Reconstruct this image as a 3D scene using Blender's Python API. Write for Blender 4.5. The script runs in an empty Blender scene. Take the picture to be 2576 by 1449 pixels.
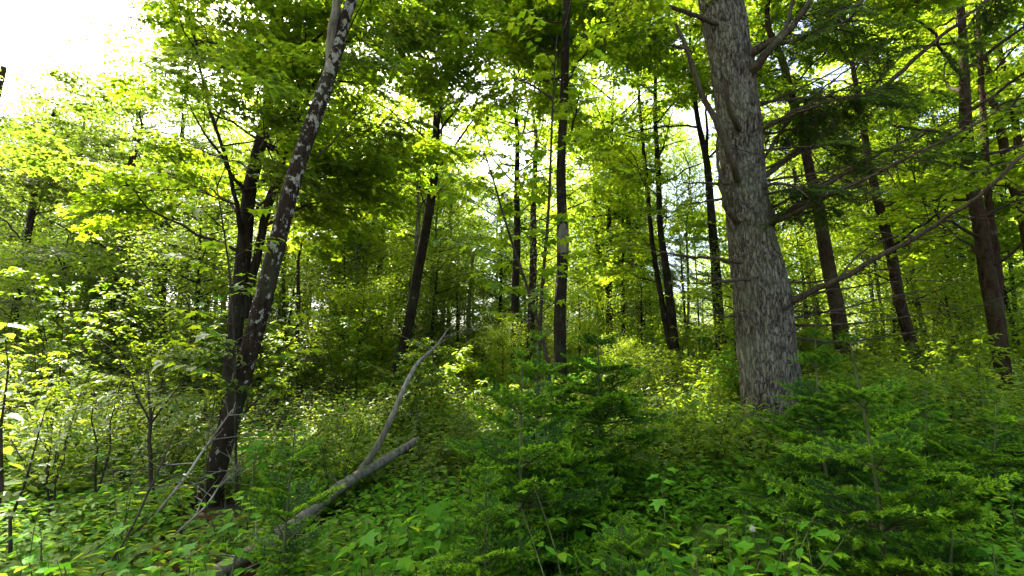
import bpy, math, random
import numpy as np
from mathutils import noise as mnoise, Vector

random.seed(7)
rng = np.random.default_rng(11)
S = bpy.context.scene
C = S.collection
R = math.radians

# ------------------------------------------------------------------ camera, sky, sun, exposure
W, H, F = 2576.0, 1449.0, 1180.0            # photo grid used for measuring, focal length in its pixels
PITCH = R(8.0)
EYE = np.array([0.0, 0.0, 1.6])
cam_data = bpy.data.cameras.new('camera')
cam_data.sensor_width = 36.0
cam_data.lens = 36.0 * F / W
cam_data.clip_start = 0.05
cam_data.clip_end = 2000.0
cam = bpy.data.objects.new('camera', cam_data)
C.objects.link(cam)
cam.location = EYE
cam.rotation_euler = (R(90) + PITCH, 0, 0)
S.camera = cam

SUN_AZ, SUN_EL = R(-42), R(54)              # azimuth clockwise from +Y (the view direction)
world = bpy.data.worlds.new('World')
S.world = world
world.use_nodes = True
wn, wl = world.node_tree.nodes, world.node_tree.links
sky = wn.new('ShaderNodeTexSky')
sky.sky_type = 'NISHITA'
sky.sun_disc = False
sky.sun_elevation = SUN_EL
sky.sun_rotation = SUN_AZ
sky.air_density = 0.8
sky.dust_density = 5.0
sky.ozone_density = 1.0
wl.new(sky.outputs[0], wn['Background'].inputs[0])
wn['Background'].inputs[1].default_value = 0.15

sun_data = bpy.data.lights.new('sun', 'SUN')
sun_data.energy = 4.5
sun_data.angle = R(0.6)
sun_data.color = (1.0, 0.95, 0.82)
sun = bpy.data.objects.new('sun', sun_data)
C.objects.link(sun)
sd = Vector((math.sin(SUN_AZ) * math.cos(SUN_EL), math.cos(SUN_AZ) * math.cos(SUN_EL), math.sin(SUN_EL)))
sun.rotation_euler = sd.to_track_quat('Z', 'Y').to_euler()
sun.location = sd * 60

S.view_settings.view_transform = 'Standard'
S.view_settings.look = 'None'
S.view_settings.exposure = 2.65
S.view_settings.gamma = 1.0
S.view_settings.use_curve_mapping = False
S.render.engine = 'CYCLES'
S.cycles.use_denoising = True
S.cycles.max_bounces = 6
S.cycles.diffuse_bounces = 4
S.cycles.transmission_bounces = 4
S.cycles.glossy_bounces = 2
S.cycles.sample_clamp_indirect = 6.0

# ------------------------------------------------------------------ measuring
fwd = np.array([0, math.cos(PITCH), math.sin(PITCH)])
upv = np.array([0, -math.sin(PITCH), math.cos(PITCH)])


def at(px, py, D):
    """point of the vertical plane y = D seen at photo pixel (px, py); also metres per pixel there"""
    d = fwd + np.array([(px - W / 2) / F, 0, 0]) + upv * ((H / 2 - py) / F)
    s = D / d[1]
    return EYE + d * s, s / F / math.hypot(1.0, (px - W / 2) / F)      # a round stem looks wider off the axis


def proj(p):
    q = np.asarray(p) - EYE
    z = q @ fwd
    if z < 0.05:
        return -9999, -9999, z
    return W / 2 + F * q[0] / z, H / 2 - F * (q @ upv) / z, z


def softplus(t, k=1.0):
    return np.log1p(np.exp(np.clip(t / k, -40, 40))) * k


def ground_h(x, y):
    x = np.asarray(x, float)
    y = np.asarray(y, float)
    k = np.clip(1.0 - (x - 2.0) / 13.0, 0.06, 1.0)
    k = np.where(x < -2, 1.0, k)
    rise = 0.125 * softplus(y - 6.5, 1.5)
    left = 0.06 * softplus(-x - 2.5, 1.0) * np.clip(y / 8, 0, 1)
    def ss(t):
        t = np.clip(t, 0, 1)
        return t * t * (3 - 2 * t)
    left = left + 0.72 * ss((x - 1.5) / 3.0) * ss((y - 3.4) / 3.6)
    bump = 0.07 * np.sin(x * 1.3 + 0.4 * y) * np.sin(y * 0.9 - x * 0.5) + 0.03 * np.sin(x * 3.1 + y * 2.3)
    bump = bump * np.clip((np.hypot(x, y) - 1) / 2, 0, 1)
    return 6.0 * np.tanh(rise / 6.0) * k + left + bump


def gh(x, y):
    return float(ground_h(x, y))


# ------------------------------------------------------------------ materials
def nodes_of(name):
    m = bpy.data.materials.new(name)
    m.use_nodes = True
    n, l = m.node_tree.nodes, m.node_tree.links
    n.clear()
    return m, n, l


def N(n, t, **kw):
    o = n.new(t)
    for k, v in kw.items():
        setattr(o, k, v)
    return o


def ramp(n, stops, interp='LINEAR'):
    r = n.new('ShaderNodeValToRGB')
    r.color_ramp.interpolation = interp
    e = r.color_ramp.elements
    while len(e) < len(stops):
        e.new(0.5)
    for el, (p, c) in zip(e, stops):
        el.position = p
        el.color = (*c, 1.0)
    return r


def leaf_material(name, stops, trans, mix=0.45, rough=0.42, spec=0.4):
    """two-sided leaf: glossy skin and yellow-green light passing through; each leaf and each spray differs a little"""
    m, n, l = nodes_of(name)
    att = N(n, 'ShaderNodeAttribute', attribute_name='leaf_tone')
    info = N(n, 'ShaderNodeObjectInfo')
    add = N(n, 'ShaderNodeMath', operation='MULTIPLY_ADD')
    l.new(info.outputs['Random'], add.inputs[0])
    add.inputs[1].default_value = 0.35
    mul = N(n, 'ShaderNodeMath', operation='MULTIPLY')
    l.new(att.outputs['Fac'], mul.inputs[0])
    mul.inputs[1].default_value = 0.65
    l.new(mul.outputs[0], add.inputs[2])
    r = ramp(n, stops)
    l.new(add.outputs[0], r.inputs[0])
    t = ramp(n, trans)
    l.new(add.outputs[0], t.inputs[0])
    p = N(n, 'ShaderNodeBsdfPrincipled')
    l.new(r.outputs[0], p.inputs['Base Color'])
    p.inputs['Roughness'].default_value = rough
    p.inputs['Specular IOR Level'].default_value = spec
    tr = N(n, 'ShaderNodeBsdfTranslucent')
    l.new(t.outputs[0], tr.inputs[0])
    mx = N(n, 'ShaderNodeMixShader')
    mx.inputs[0].default_value = mix
    l.new(p.outputs[0], mx.inputs[1])
    l.new(tr.outputs[0], mx.inputs[2])
    out = N(n, 'ShaderNodeOutputMaterial')
    l.new(mx.outputs[0], out.inputs[0])
    return m


def bark_material(name, dark, mid, pale, pale_amt=0.5, vert=6.0, fine=18.0, bump=0.5, moss=0.0, pale_scale=3.0, z_pale=0.0, pale_stretch=0.5):
    m, n, l = nodes_of(name)
    tc = N(n, 'ShaderNodeTexCoord')
    mp = N(n, 'ShaderNodeMapping')
    mp.inputs['Scale'].default_value = (1, 1, 1.0 / vert)
    l.new(tc.outputs['Object'], mp.inputs[0])
    n1 = N(n, 'ShaderNodeTexNoise')
    n1.inputs['Scale'].default_value = fine
    n1.inputs['Detail'].default_value = 8
    n1.inputs['Roughness'].default_value = 0.65
    l.new(mp.outputs[0], n1.inputs['Vector'])
    r1 = ramp(n, [(0.32, dark), (0.5, mid), (0.72, tuple(min(1, c * 1.6) for c in mid))])
    l.new(n1.outputs['Fac'], r1.inputs[0])
    mp2 = N(n, 'ShaderNodeMapping')
    mp2.inputs['Scale'].default_value = (1, 1, pale_stretch)
    l.new(tc.outputs['Object'], mp2.inputs[0])
    n2 = N(n, 'ShaderNodeTexNoise')
    n2.inputs['Scale'].default_value = pale_scale
    n2.inputs['Detail'].default_value = 7
    n2.inputs['Roughness'].default_value = 0.7
    l.new(mp2.outputs[0], n2.inputs['Vector'])
    sep = N(n, 'ShaderNodeSeparateXYZ')
    l.new(tc.outputs['Object'], sep.inputs[0])
    ma = N(n, 'ShaderNodeMath', operation='MULTIPLY_ADD')
    l.new(sep.outputs['Z'], ma.inputs[0])
    ma.inputs[1].default_value = z_pale
    l.new(n2.outputs['Fac'], ma.inputs[2])
    r2 = ramp(n, [(pale_amt, (0, 0, 0)), (pale_amt + 0.05, (1, 1, 1))])
    l.new(ma.outputs[0], r2.inputs[0])
    mx = N(n, 'ShaderNodeMix', data_type='RGBA')
    l.new(r2.outputs[0], mx.inputs['Factor'])
    l.new(r1.outputs[0], mx.inputs['A'])
    mx.inputs['B'].default_value = (*pale, 1)
    col = mx.outputs['Result']
    if moss > 0:
        n3 = N(n, 'ShaderNodeTexNoise')
        n3.inputs['Scale'].default_value = 2.3
        n3.inputs['Detail'].default_value = 6
        l.new(tc.outputs['Object'], n3.inputs['Vector'])
        r3 = ramp(n, [(0.5, (0, 0, 0)), (0.62, (moss, moss, moss))])
        l.new(n3.outputs['Fac'], r3.inputs[0])
        m3 = N(n, 'ShaderNodeMix', data_type='RGBA')
        l.new(r3.outputs[0], m3.inputs['Factor'])
        l.new(col, m3.inputs['A'])
        m3.inputs['B'].default_value = (0.09, 0.12, 0.05, 1)
        col = m3.outputs['Result']
    p = N(n, 'ShaderNodeBsdfPrincipled')
    l.new(col, p.inputs['Base Color'])
    p.inputs['Roughness'].default_value = 0.9
    p.inputs['Specular IOR Level'].default_value = 0.06
    b = N(n, 'ShaderNodeBump')
    b.inputs['Strength'].default_value = bump
    b.inputs['Distance'].default_value = 0.03
    l.new(n1.outputs['Fac'], b.inputs['Height'])
    l.new(b.outputs[0], p.inputs['Normal'])
    out = N(n, 'ShaderNodeOutputMaterial')
    l.new(p.outputs[0], out.inputs[0])
    return m


M = {}
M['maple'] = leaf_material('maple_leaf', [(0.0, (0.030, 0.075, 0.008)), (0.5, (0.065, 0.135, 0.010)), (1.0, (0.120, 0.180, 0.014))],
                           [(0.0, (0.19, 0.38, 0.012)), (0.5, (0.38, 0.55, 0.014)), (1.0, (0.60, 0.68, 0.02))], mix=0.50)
M['maple_dull'] = leaf_material('shade_toned_leaf', [(0.0, (0.035, 0.070, 0.012)), (0.5, (0.070, 0.115, 0.018)), (1.0, (0.110, 0.150, 0.028))],
                                [(0.0, (0.14, 0.26, 0.015)), (0.5, (0.26, 0.38, 0.025)), (1.0, (0.42, 0.50, 0.04))], mix=0.42, rough=0.5, spec=0.12)  # grey-green maple leaf, its colour also dimmed to stand in for shade
M['maple_sunlit'] = leaf_material('sunny_maple_leaf', [(0.0, (0.06, 0.12, 0.010)), (1.0, (0.13, 0.20, 0.014))],
                                  [(0.0, (0.30, 0.50, 0.014)), (1.0, (0.62, 0.72, 0.025))], mix=0.5)  # sunlight put into the colour: a yellower, brighter copy of the maple leaf
M['shrub'] = leaf_material('shrub_leaf', [(0.0, (0.035, 0.075, 0.010)), (0.5, (0.075, 0.130, 0.018)), (1.0, (0.13, 0.180, 0.03))],
                           [(0.0, (0.14, 0.26, 0.012)), (1.0, (0.50, 0.58, 0.04))], mix=0.42, rough=0.42, spec=0.25)
M['herb'] = leaf_material('herb_leaf', [(0.0, (0.028, 0.115, 0.004)), (0.5, (0.058, 0.175, 0.006)), (1.0, (0.13, 0.22, 0.010))],
                          [(0.0, (0.07, 0.28, 0.010)), (0.6, (0.20, 0.46, 0.015)), (1.0, (0.50, 0.60, 0.03))], mix=0.45, rough=0.55, spec=0.10)
M['fern'] = leaf_material('fern_leaf', [(0.0, (0.05, 0.11, 0.012)), (1.0, (0.10, 0.17, 0.02))],
                          [(0.0, (0.20, 0.36, 0.015)), (1.0, (0.45, 0.55, 0.03))], mix=0.42, rough=0.6, spec=0.12)
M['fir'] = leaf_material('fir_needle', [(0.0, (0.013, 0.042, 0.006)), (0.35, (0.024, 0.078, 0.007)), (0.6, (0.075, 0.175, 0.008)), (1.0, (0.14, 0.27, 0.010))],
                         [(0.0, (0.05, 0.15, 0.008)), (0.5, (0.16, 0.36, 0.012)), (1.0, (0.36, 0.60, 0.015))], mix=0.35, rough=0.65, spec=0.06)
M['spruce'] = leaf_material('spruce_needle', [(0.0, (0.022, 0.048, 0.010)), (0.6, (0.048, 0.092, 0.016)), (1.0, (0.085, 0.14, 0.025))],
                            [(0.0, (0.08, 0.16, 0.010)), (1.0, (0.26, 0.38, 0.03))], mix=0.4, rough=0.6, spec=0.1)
M['bark_mottled'] = bark_material('mottled_bark', (0.006, 0.004, 0.003), (0.026, 0.017, 0.010), (0.30, 0.28, 0.22), 0.60, 4.0, 22.0, 0.6, 0.15, 15.0, 0.017, 0.7)
M['bark_dark'] = bark_material('dark_bark', (0.005, 0.004, 0.003), (0.022, 0.016, 0.010), (0.16, 0.15, 0.11), 0.62, 5.0, 24.0, 0.7, 0.12, 12.0)
M['bark_brown'] = bark_material('brown_bark', (0.011, 0.0065, 0.0035), (0.038, 0.023, 0.012), (0.085, 0.065, 0.040), 0.62, 3.0, 24.0, 0.7, 0.15, 6.0)
M['bark_grey'] = bark_material('grey_bark', (0.03, 0.026, 0.018), (0.09, 0.080, 0.055), (0.20, 0.19, 0.14), 0.56, 5.0, 20.0, 0.5, 0.2, 4.0)
M['bark_pale'] = bark_material('bare_pale_wood', (0.06, 0.05, 0.035), (0.15, 0.13, 0.09), (0.26, 0.24, 0.18), 0.55, 9.0, 30.0, 0.4, 0.1, 4.0)
M['rot'] = bark_material('rotten_wood', (0.06, 0.03, 0.012), (0.20, 0.11, 0.045), (0.30, 0.20, 0.10), 0.6, 2.0, 20.0, 0.5)
M['bark_limb'] = bark_material('limb_bark', (0.022, 0.015, 0.009), (0.065, 0.048, 0.030), (0.14, 0.125, 0.09), 0.62, 4.0, 26.0, 0.6, 0.2, 7.0)
M['twig'] = bark_material('twig_bark', (0.012, 0.009, 0.006), (0.04, 0.03, 0.02), (0.10, 0.09, 0.07), 0.7, 4.0, 30.0, 0.2)
M['stem_green'] = bark_material('green_stem', (0.03, 0.035, 0.012), (0.07, 0.08, 0.028), (0.14, 0.14, 0.07), 0.66, 4.0, 40.0, 0.2)
M['dry_fern'] = leaf_material('dry_fern_leaf', [(0.0, (0.05, 0.022, 0.008)), (1.0, (0.15, 0.065, 0.025))],
                              [(0.0, (0.2, 0.08, 0.02)), (1.0, (0.4, 0.2, 0.06))], mix=0.25, rough=0.7, spec=0.1)
M['seed_fluff'] = leaf_material('seed_fluff', [(0, (0.6, 0.6, 0.55)), (1, (0.7, 0.7, 0.66))], [(0, (0.6, 0.6, 0.55)), (1, (0.7, 0.7, 0.66))])


def pine_bark():
    m, n, l = nodes_of('pine_bark')
    tc = N(n, 'ShaderNodeTexCoord')
    att = N(n, 'ShaderNodeAttribute', attribute_name='ridge')
    mp = N(n, 'ShaderNodeMapping')
    mp.inputs['Scale'].default_value = (1, 1, 0.24)
    l.new(tc.outputs['Object'], mp.inputs[0])
    nz = N(n, 'ShaderNodeTexNoise')
    nz.inputs['Scale'].default_value = 24
    nz.inputs['Detail'].default_value = 9
    nz.inputs['Roughness'].default_value = 0.7
    l.new(mp.outputs[0], nz.inputs['Vector'])
    vo = N(n, 'ShaderNodeTexVoronoi', feature='DISTANCE_TO_EDGE')
    vo.inputs['Scale'].default_value = 26
    dist = N(n, 'ShaderNodeMix', data_type='RGBA')
    dist.inputs['Factor'].default_value = 0.10
    l.new(mp.outputs[0], dist.inputs['A'])
    l.new(nz.outputs['Color'], dist.inputs['B'])
    l.new(dist.outputs['Result'], vo.inputs['Vector'])
    crack = ramp(n, [(0.0, (0, 0, 0)), (0.10, (1, 1, 1))])
    l.new(vo.outputs['Distance'], crack.inputs[0])
    base = ramp(n, [(0.3, (0.055, 0.045, 0.030)), (0.5, (0.150, 0.126, 0.084)), (0.7, (0.24, 0.210, 0.150))])
    l.new(nz.outputs['Fac'], base.inputs[0])
    dk = N(n, 'ShaderNodeMix', data_type='RGBA')
    l.new(crack.outputs[0], dk.inputs['Factor'])
    dk.inputs['A'].default_value = (0.022, 0.016, 0.012, 1)
    l.new(base.outputs[0], dk.inputs['B'])
    rg = ramp(n, [(0.05, (0, 0, 0)), (0.45, (1, 1, 1))])
    l.new(att.outputs['Fac'], rg.inputs[0])
    dk2 = N(n, 'ShaderNodeMix', data_type='RGBA')
    l.new(rg.outputs[0], dk2.inputs['Factor'])
    dk2.inputs['A'].default_value = (0.020, 0.014, 0.010, 1)
    l.new(dk.outputs['Result'], dk2.inputs['B'])
    n3 = N(n, 'ShaderNodeTexNoise')
    n3.inputs['Scale'].default_value = 1.7
    n3.inputs['Detail'].default_value = 7
    l.new(tc.outputs['Object'], n3.inputs['Vector'])
    lich = ramp(n, [(0.48, (0, 0, 0)), (0.64, (0.55, 0.55, 0.55))])
    l.new(n3.outputs['Fac'], lich.inputs[0])
    lm = N(n, 'ShaderNodeMix', data_type='RGBA')
    l.new(lich.outputs[0], lm.inputs['Factor'])
    l.new(dk2.outputs['Result'], lm.inputs['A'])
    lm.inputs['B'].default_value = (0.165, 0.165, 0.10, 1)
    p = N(n, 'ShaderNodeBsdfPrincipled')
    l.new(lm.outputs['Result'], p.inputs['Base Color'])
    p.inputs['Roughness'].default_value = 0.95
    p.inputs['Specular IOR Level'].default_value = 0.15
    hm = N(n, 'ShaderNodeMath', operation='MULTIPLY_ADD')
    l.new(nz.outputs['Fac'], hm.inputs[0])
    hm.inputs[1].default_value = 0.8
    l.new(crack.outputs[0], hm.inputs[2])
    b = N(n, 'ShaderNodeBump')
    b.inputs['Strength'].default_value = 0.8
    b.inputs['Distance'].default_value = 0.02
    l.new(hm.outputs[0], b.inputs['Height'])
    l.new(b.outputs[0], p.inputs['Normal'])
    out = N(n, 'ShaderNodeOutputMaterial')
    l.new(p.outputs[0], out.inputs[0])
    return m


M['pine'] = pine_bark()


def soil():
    m, n, l = nodes_of('forest_floor')
    tc = N(n, 'ShaderNodeTexCoord')
    n1 = N(n, 'ShaderNodeTexNoise')
    n1.inputs['Scale'].default_value = 1.4
    n1.inputs['Detail'].default_value = 10
    l.new(tc.outputs['Object'], n1.inputs['Vector'])
    vo = N(n, 'ShaderNodeTexVoronoi')
    vo.inputs['Scale'].default_value = 22
    l.new(tc.outputs['Object'], vo.inputs['Vector'])
    a = ramp(n, [(0.35, (0.018, 0.013, 0.008)), (0.55, (0.045, 0.034, 0.018)), (0.7, (0.05, 0.065, 0.02))])
    l.new(n1.outputs['Fac'], a.inputs[0])
    b_ = ramp(n, [(0.0, (0.10, 0.06, 0.03)), (0.5, (0.05, 0.03, 0.015)), (1.0, (0.03, 0.035, 0.012))])
    l.new(vo.outputs['Color'], b_.inputs[0])
    mx = N(n, 'ShaderNodeMix', data_type='RGBA')
    mx.inputs['Factor'].default_value = 0.5
    l.new(a.outputs[0], mx.inputs['A'])
    l.new(b_.outputs[0], mx.inputs['B'])
    p = N(n, 'ShaderNodeBsdfPrincipled')
    l.new(mx.outputs['Result'], p.inputs['Base Color'])
    p.inputs['Roughness'].default_value = 0.95
    bp = N(n, 'ShaderNodeBump')
    bp.inputs['Distance'].default_value = 0.05
    l.new(vo.outputs['Distance'], bp.inputs['Height'])
    l.new(bp.outputs[0], p.inputs['Normal'])
    out = N(n, 'ShaderNodeOutputMaterial')
    l.new(p.outputs[0], out.inputs[0])
    return m


M['soil'] = soil()


# ------------------------------------------------------------------ mesh helpers
class Mesh:
    """collects vertex blocks, polygons of one size per block, a material slot per block and a tone per vertex"""

    def __init__(s):
        s.v, s.f, s.t, s.n = [], [], [], 0

    def add(s, v, f, slot=0, tone=None):
        v = np.asarray(v, float).reshape(-1, 3)
        f = np.asarray(f, int)
        s.v.append(v)
        s.f.append((f + s.n, slot))
        s.t.append(np.full(len(v), 0.5) if tone is None else np.asarray(tone, float))
        s.n += len(v)

    def build(s, name, mats, smooth=True, attr='leaf_tone'):
        me = bpy.data.meshes.new(name)
        v = np.concatenate(s.v)
        me.vertices.add(len(v))
        me.vertices.foreach_set('co', v.ravel())
        loops = np.concatenate([f.ravel() for f, _ in s.f])
        sizes = np.concatenate([np.full(len(f), f.shape[1]) for f, _ in s.f])
        slots = np.concatenate([np.full(len(f), k) for f, k in s.f])
        me.loops.add(len(loops))
        me.loops.foreach_set('vertex_index', loops)
        me.polygons.add(len(sizes))
        me.polygons.foreach_set('loop_start', np.concatenate([[0], np.cumsum(sizes)[:-1]]))
        me.polygons.foreach_set('loop_total', sizes)
        me.polygons.foreach_set('material_index', slots)
        me.polygons.foreach_set('use_smooth', np.full(len(sizes), smooth))
        a = me.attributes.new(attr, 'FLOAT', 'POINT')
        a.data.foreach_set('value', np.concatenate(s.t))
        me.update(calc_edges=True)
        for m in mats:
            me.materials.append(M[m])
        return me


def spline(pts, vals, step):
    """Catmull-Rom through pts (and vals alongside), about one sample per step metres"""
    P = np.asarray(pts, float)
    V = np.asarray(vals, float)
    Q = np.vstack([2 * P[0] - P[1], P, 2 * P[-1] - P[-2]])
    out, ov = [], []
    for i in range(len(P) - 1):
        n = max(1, int(math.ceil(np.linalg.norm(P[i + 1] - P[i]) / step)))
        for k in range(n):
            t = k / n
            a, b, c, d = Q[i:i + 4]
            out.append(0.5 * (2 * b + (c - a) * t + (2 * a - 5 * b + 4 * c - d) * t * t + (3 * b - a - 3 * c + d) * t ** 3))
            ov.append(V[i] + (V[i + 1] - V[i]) * t)
    out.append(P[-1])
    ov.append(V[-1])
    return np.array(out), np.array(ov)


def tube(mesh, pts, rad, sides=8, slot=0, wob=0.0, seed=0.0, cap=True, twist=0.37):
    P = np.asarray(pts, float)
    r = np.asarray(rad, float)
    T = np.gradient(P, axis=0)
    T /= np.linalg.norm(T, axis=1)[:, None] + 1e-9
    ref = np.array([1.0, 0.03, 0.02]) if abs(T[0][0]) < 0.9 else np.array([0.02, 1.0, 0.03])
    U = ref - T * (T @ ref)[:, None]
    U /= np.linalg.norm(U, axis=1)[:, None] + 1e-9
    B = np.cross(T, U)
    a = np.arange(sides) / sides * 2 * math.pi
    rr = r[:, None] * np.ones(sides)[None, :]
    if wob > 0:
        s = np.arange(len(P))[:, None] * twist + seed
        rr = rr * (1 + wob * (np.sin(2 * a[None] + s) * 0.5 + np.sin(3 * a[None] - 0.7 * s + seed) * 0.35 + np.sin(5 * a[None] + 1.9 * s) * 0.25))
    v = P[:, None, :] + rr[..., None] * (np.cos(a)[None, :, None] * U[:, None, :] + np.sin(a)[None, :, None] * B[:, None, :])
    n = len(P)
    i = np.arange(n - 1)[:, None] * sides
    j = np.arange(sides)[None, :]
    jn = (j + 1) % sides
    f = np.stack([i + j, i + jn, i + sides + jn, i + sides + j], -1).reshape(-1, 4)
    mesh.add(v.reshape(-1, 3), f, slot)
    if cap:
        mesh.add(np.vstack([v[-1], P[-1] + T[-1] * r[-1] * 0.5]), [[k, (k + 1) % sides, sides] for k in range(sides)], slot)


def leaf_template(kind):
    if kind == 'ovate':      # folded oval leaf with a pointed tip
        v = [(0, 0, 0), (0.22, 0.24, 0.06), (0.62, 0.25, 0.03), (1, 0, -0.16), (0.62, -0.25, 0.03), (0.22, -0.24, 0.06)]
        f = [(0, 3, 2), (0, 2, 1), (0, 5, 4), (0, 4, 3)]
    elif kind == 'narrow':
        v = [(0, 0, 0), (0.3, 0.13, 0.02), (1, 0, -0.08), (0.3, -0.13, 0.02)]
        f = [(0, 2, 1), (0, 3, 2)]
    elif kind == 'kite':
        v = [(0, 0, 0), (0.42, 0.36, 0.07), (1, 0, -0.12), (0.42, -0.36, 0.07)]
        f = [(0, 2, 1), (0, 3, 2)]
    elif kind == 'maple':
        h = [(-0.02, 0.10), (0.02, 0.46), (0.26, 0.27), (0.62, 0.52), (0.60, 0.20)]
        v = [(0.25, 0, 0.0), (0.03, 0, 0), (1.0, 0, -0.14)]
        v += [(x, y, 0.10 * abs(y) * 2 - 0.06 * (abs(y) > 0.4)) for x, y in h] + [(x, -y, 0.10 * abs(y) * 2 - 0.06 * (abs(y) > 0.4)) for x, y in h]
        f = []
        for o, flip in ((3, 0), (8, 1)):
            ring = [1] + [o + k for k in range(5)] + [2]
            for k in range(6):
                f.append((0, ring[k + 1], ring[k]) if not flip else (0, ring[k], ring[k + 1]))
    return np.array(v, float), np.array(f)


LT = {k: leaf_template(k) for k in ('ovate', 'narrow', 'kite', 'maple')}


def add_leaves(mesh, kind, pos, axis, nrm, size, slot=1, tone=None, width=1.0):
    v, f = LT[kind]
    pos, axis, nrm = (np.asarray(q, float) for q in (pos, axis, nrm))
    n = len(pos)
    if n == 0:
        return
    X = axis / (np.linalg.norm(axis, axis=1)[:, None] + 1e-9)
    Z = nrm - X * np.sum(nrm * X, 1)[:, None]
    Z /= np.linalg.norm(Z, axis=1)[:, None] + 1e-9
    Y = np.cross(Z, X)
    size = np.broadcast_to(np.asarray(size, float), (n,))[:, None, None]
    P = pos[:, None, :] + size * (v[None, :, 0:1] * X[:, None, :] + width * v[None, :, 1:2] * Y[:, None, :] + v[None, :, 2:3] * Z[:, None, :])
    fs = (f[None] + (np.arange(n) * len(v))[:, None, None]).reshape(-1, 3)
    if tone is None:
        tone = rng.random(n)
    mesh.add(P.reshape(-1, 3), fs, slot, np.repeat(tone, len(v)))


def obj(name, me, parent=None, loc=(0, 0, 0), rot=None, scale=None):
    o = bpy.data.objects.new(name, me)
    C.objects.link(o)
    o.location = loc
    if rot is not None:
        o.rotation_euler = rot
    if scale is not None:
        o.scale = (scale,) * 3 if np.isscalar(scale) else scale
    if parent is not None:
        o.parent = parent
    return o


def tag(o, label=None, cat=None, group=None, kind=None):
    for k, v in (('label', label), ('category', cat), ('group', group), ('kind', kind)):
        if v:
            o[k] = v
    return o


def empty(name, loc, label, cat, group=None):
    o = bpy.data.objects.new(name, None)
    C.objects.link(o)
    o.location = loc
    o.empty_display_size = 0.2
    return tag(o, label, cat, group)


# ------------------------------------------------------------------ ground
def build_ground():
    xs = np.concatenate([np.linspace(-400, -30, 16), np.linspace(-28, 28, 150), np.linspace(30, 400, 16)])
    ys = np.concatenate([np.linspace(-60, -4, 12), np.linspace(-3, 30, 110), np.linspace(32, 120, 40), np.linspace(140, 900, 12)])
    X, Y = np.meshgrid(xs, ys)
    Z = ground_h(X, Y)
    me = Mesh()
    ny, nx = X.shape
    i = np.arange(ny - 1)[:, None] * nx + np.arange(nx - 1)[None]
    me.add(np.stack([X, Y, Z], -1).reshape(-1, 3), np.stack([i, i + 1, i + nx + 1, i + nx], -1).reshape(-1, 4))
    tag(obj('ground', me.build('ground', ['soil'])), kind='structure')


build_ground()


# ------------------------------------------------------------------ foliage prototypes (shared mesh data)
def bough(name, L, n_side, leaf, size, mat, spacing, seed, droop=0.12, side_len=0.5, flat=0.35):
    g = np.random.default_rng(seed)
    me = Mesh()
    ax = np.array([[t * L, 0.04 * L * math.sin(3 * t + seed), 0.08 * L * math.sin(2.5 * t) - droop * L * t * t] for t in np.linspace(0, 1, 7)])
    tube(me, ax, np.linspace(0.006 * L, 0.0018, 7), 4, 0, cap=False)
    segs = [(ax[3], ax[4]), (ax[4], ax[5]), (ax[5], ax[6])]
    for k in range(n_side):
        t = 0.16 + 0.8 * (k + g.random() * 0.6) / n_side
        p = np.array([np.interp(t, np.linspace(0, 1, 7), ax[:, c]) for c in range(3)])
        s = 1 if k % 2 else -1
        a = s * R(g.uniform(30, 68))
        ln = side_len * L * (1.1 - 0.75 * t) * g.uniform(0.6, 1.15)
        e = p + ln * np.array([math.cos(a), math.sin(a), g.uniform(-0.35, 0.30)])
        mid = (p + e) / 2 + np.array([0, 0, 0.05 * ln])
        tube(me, [p, mid, e], [0.003 * L + .0006, 0.002, 0.0012], 3, 0, cap=False)
        segs += [(p, mid), (mid, e)]
        if ln > 0.3 * L:
            for s2 in (-1, 1):
                b = a + s2 * R(g.uniform(25, 55))
                e2 = mid + 0.5 * ln * np.array([math.cos(b), math.sin(b), g.uniform(-0.3, 0.2)])
                tube(me, [mid, e2], [0.002, 0.001], 3, 0, cap=False)
                segs.append((mid, e2))
    pos, dr = [], []
    for a, b in segs:
        n = max(1, int(np.linalg.norm(b - a) / spacing))
        for k in range(n):
            pos.append(a + (b - a) * (k + g.random()) / n)
            d = (b - a) / (np.linalg.norm(b - a) + 1e-9)
            dr.append(d)
    pos, dr = np.array(pos), np.array(dr)
    n = len(pos)
    ang = g.choice([-1, 1], n) * g.uniform(0.5, 1.4, n)
    c, s = np.cos(ang), np.sin(ang)
    axd = np.stack([dr[:, 0] * c - dr[:, 1] * s, dr[:, 0] * s + dr[:, 1] * c, dr[:, 2] * 0.3 - g.uniform(0.0, 0.55, n)], 1)
    nr = np.stack([g.normal(0, flat, n), g.normal(0, flat, n), np.ones(n)], 1)
    pos = pos + axd * size * 0.35
    add_leaves(me, leaf, pos, axd, nr, size * g.uniform(0.65, 1.2, n), 1, g.random(n))
    return me.build(name, ['twig', mat])


MAPLE = [bough('maple_spray', 1.25, 11, 'maple', 0.078, 'maple', 0.027, 20 + k, droop=0.10 + 0.05 * k) for k in range(5)]
YMAPLE = [bough('sunny_maple_spray', 1.25, 11, 'maple', 0.078, 'maple_sunlit', 0.027, 40 + k) for k in range(3)]
DULL = [bough('shade_toned_spray', 1.25, 11, 'maple', 0.074, 'maple_dull', 0.027, 50 + k) for k in range(4)]
SHRUB = [bough('shrub_spray', 0.8, 9, 'ovate', 0.068, 'shrub', 0.030, 80 + k, droop=0.15, flat=0.28) for k in range(4)]
HERBSPRAY = [bough('herb_spray', 0.7, 8, 'ovate', 0.07, 'herb', 0.034, 90 + k, droop=0.2, flat=0.4) for k in range(3)]


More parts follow.
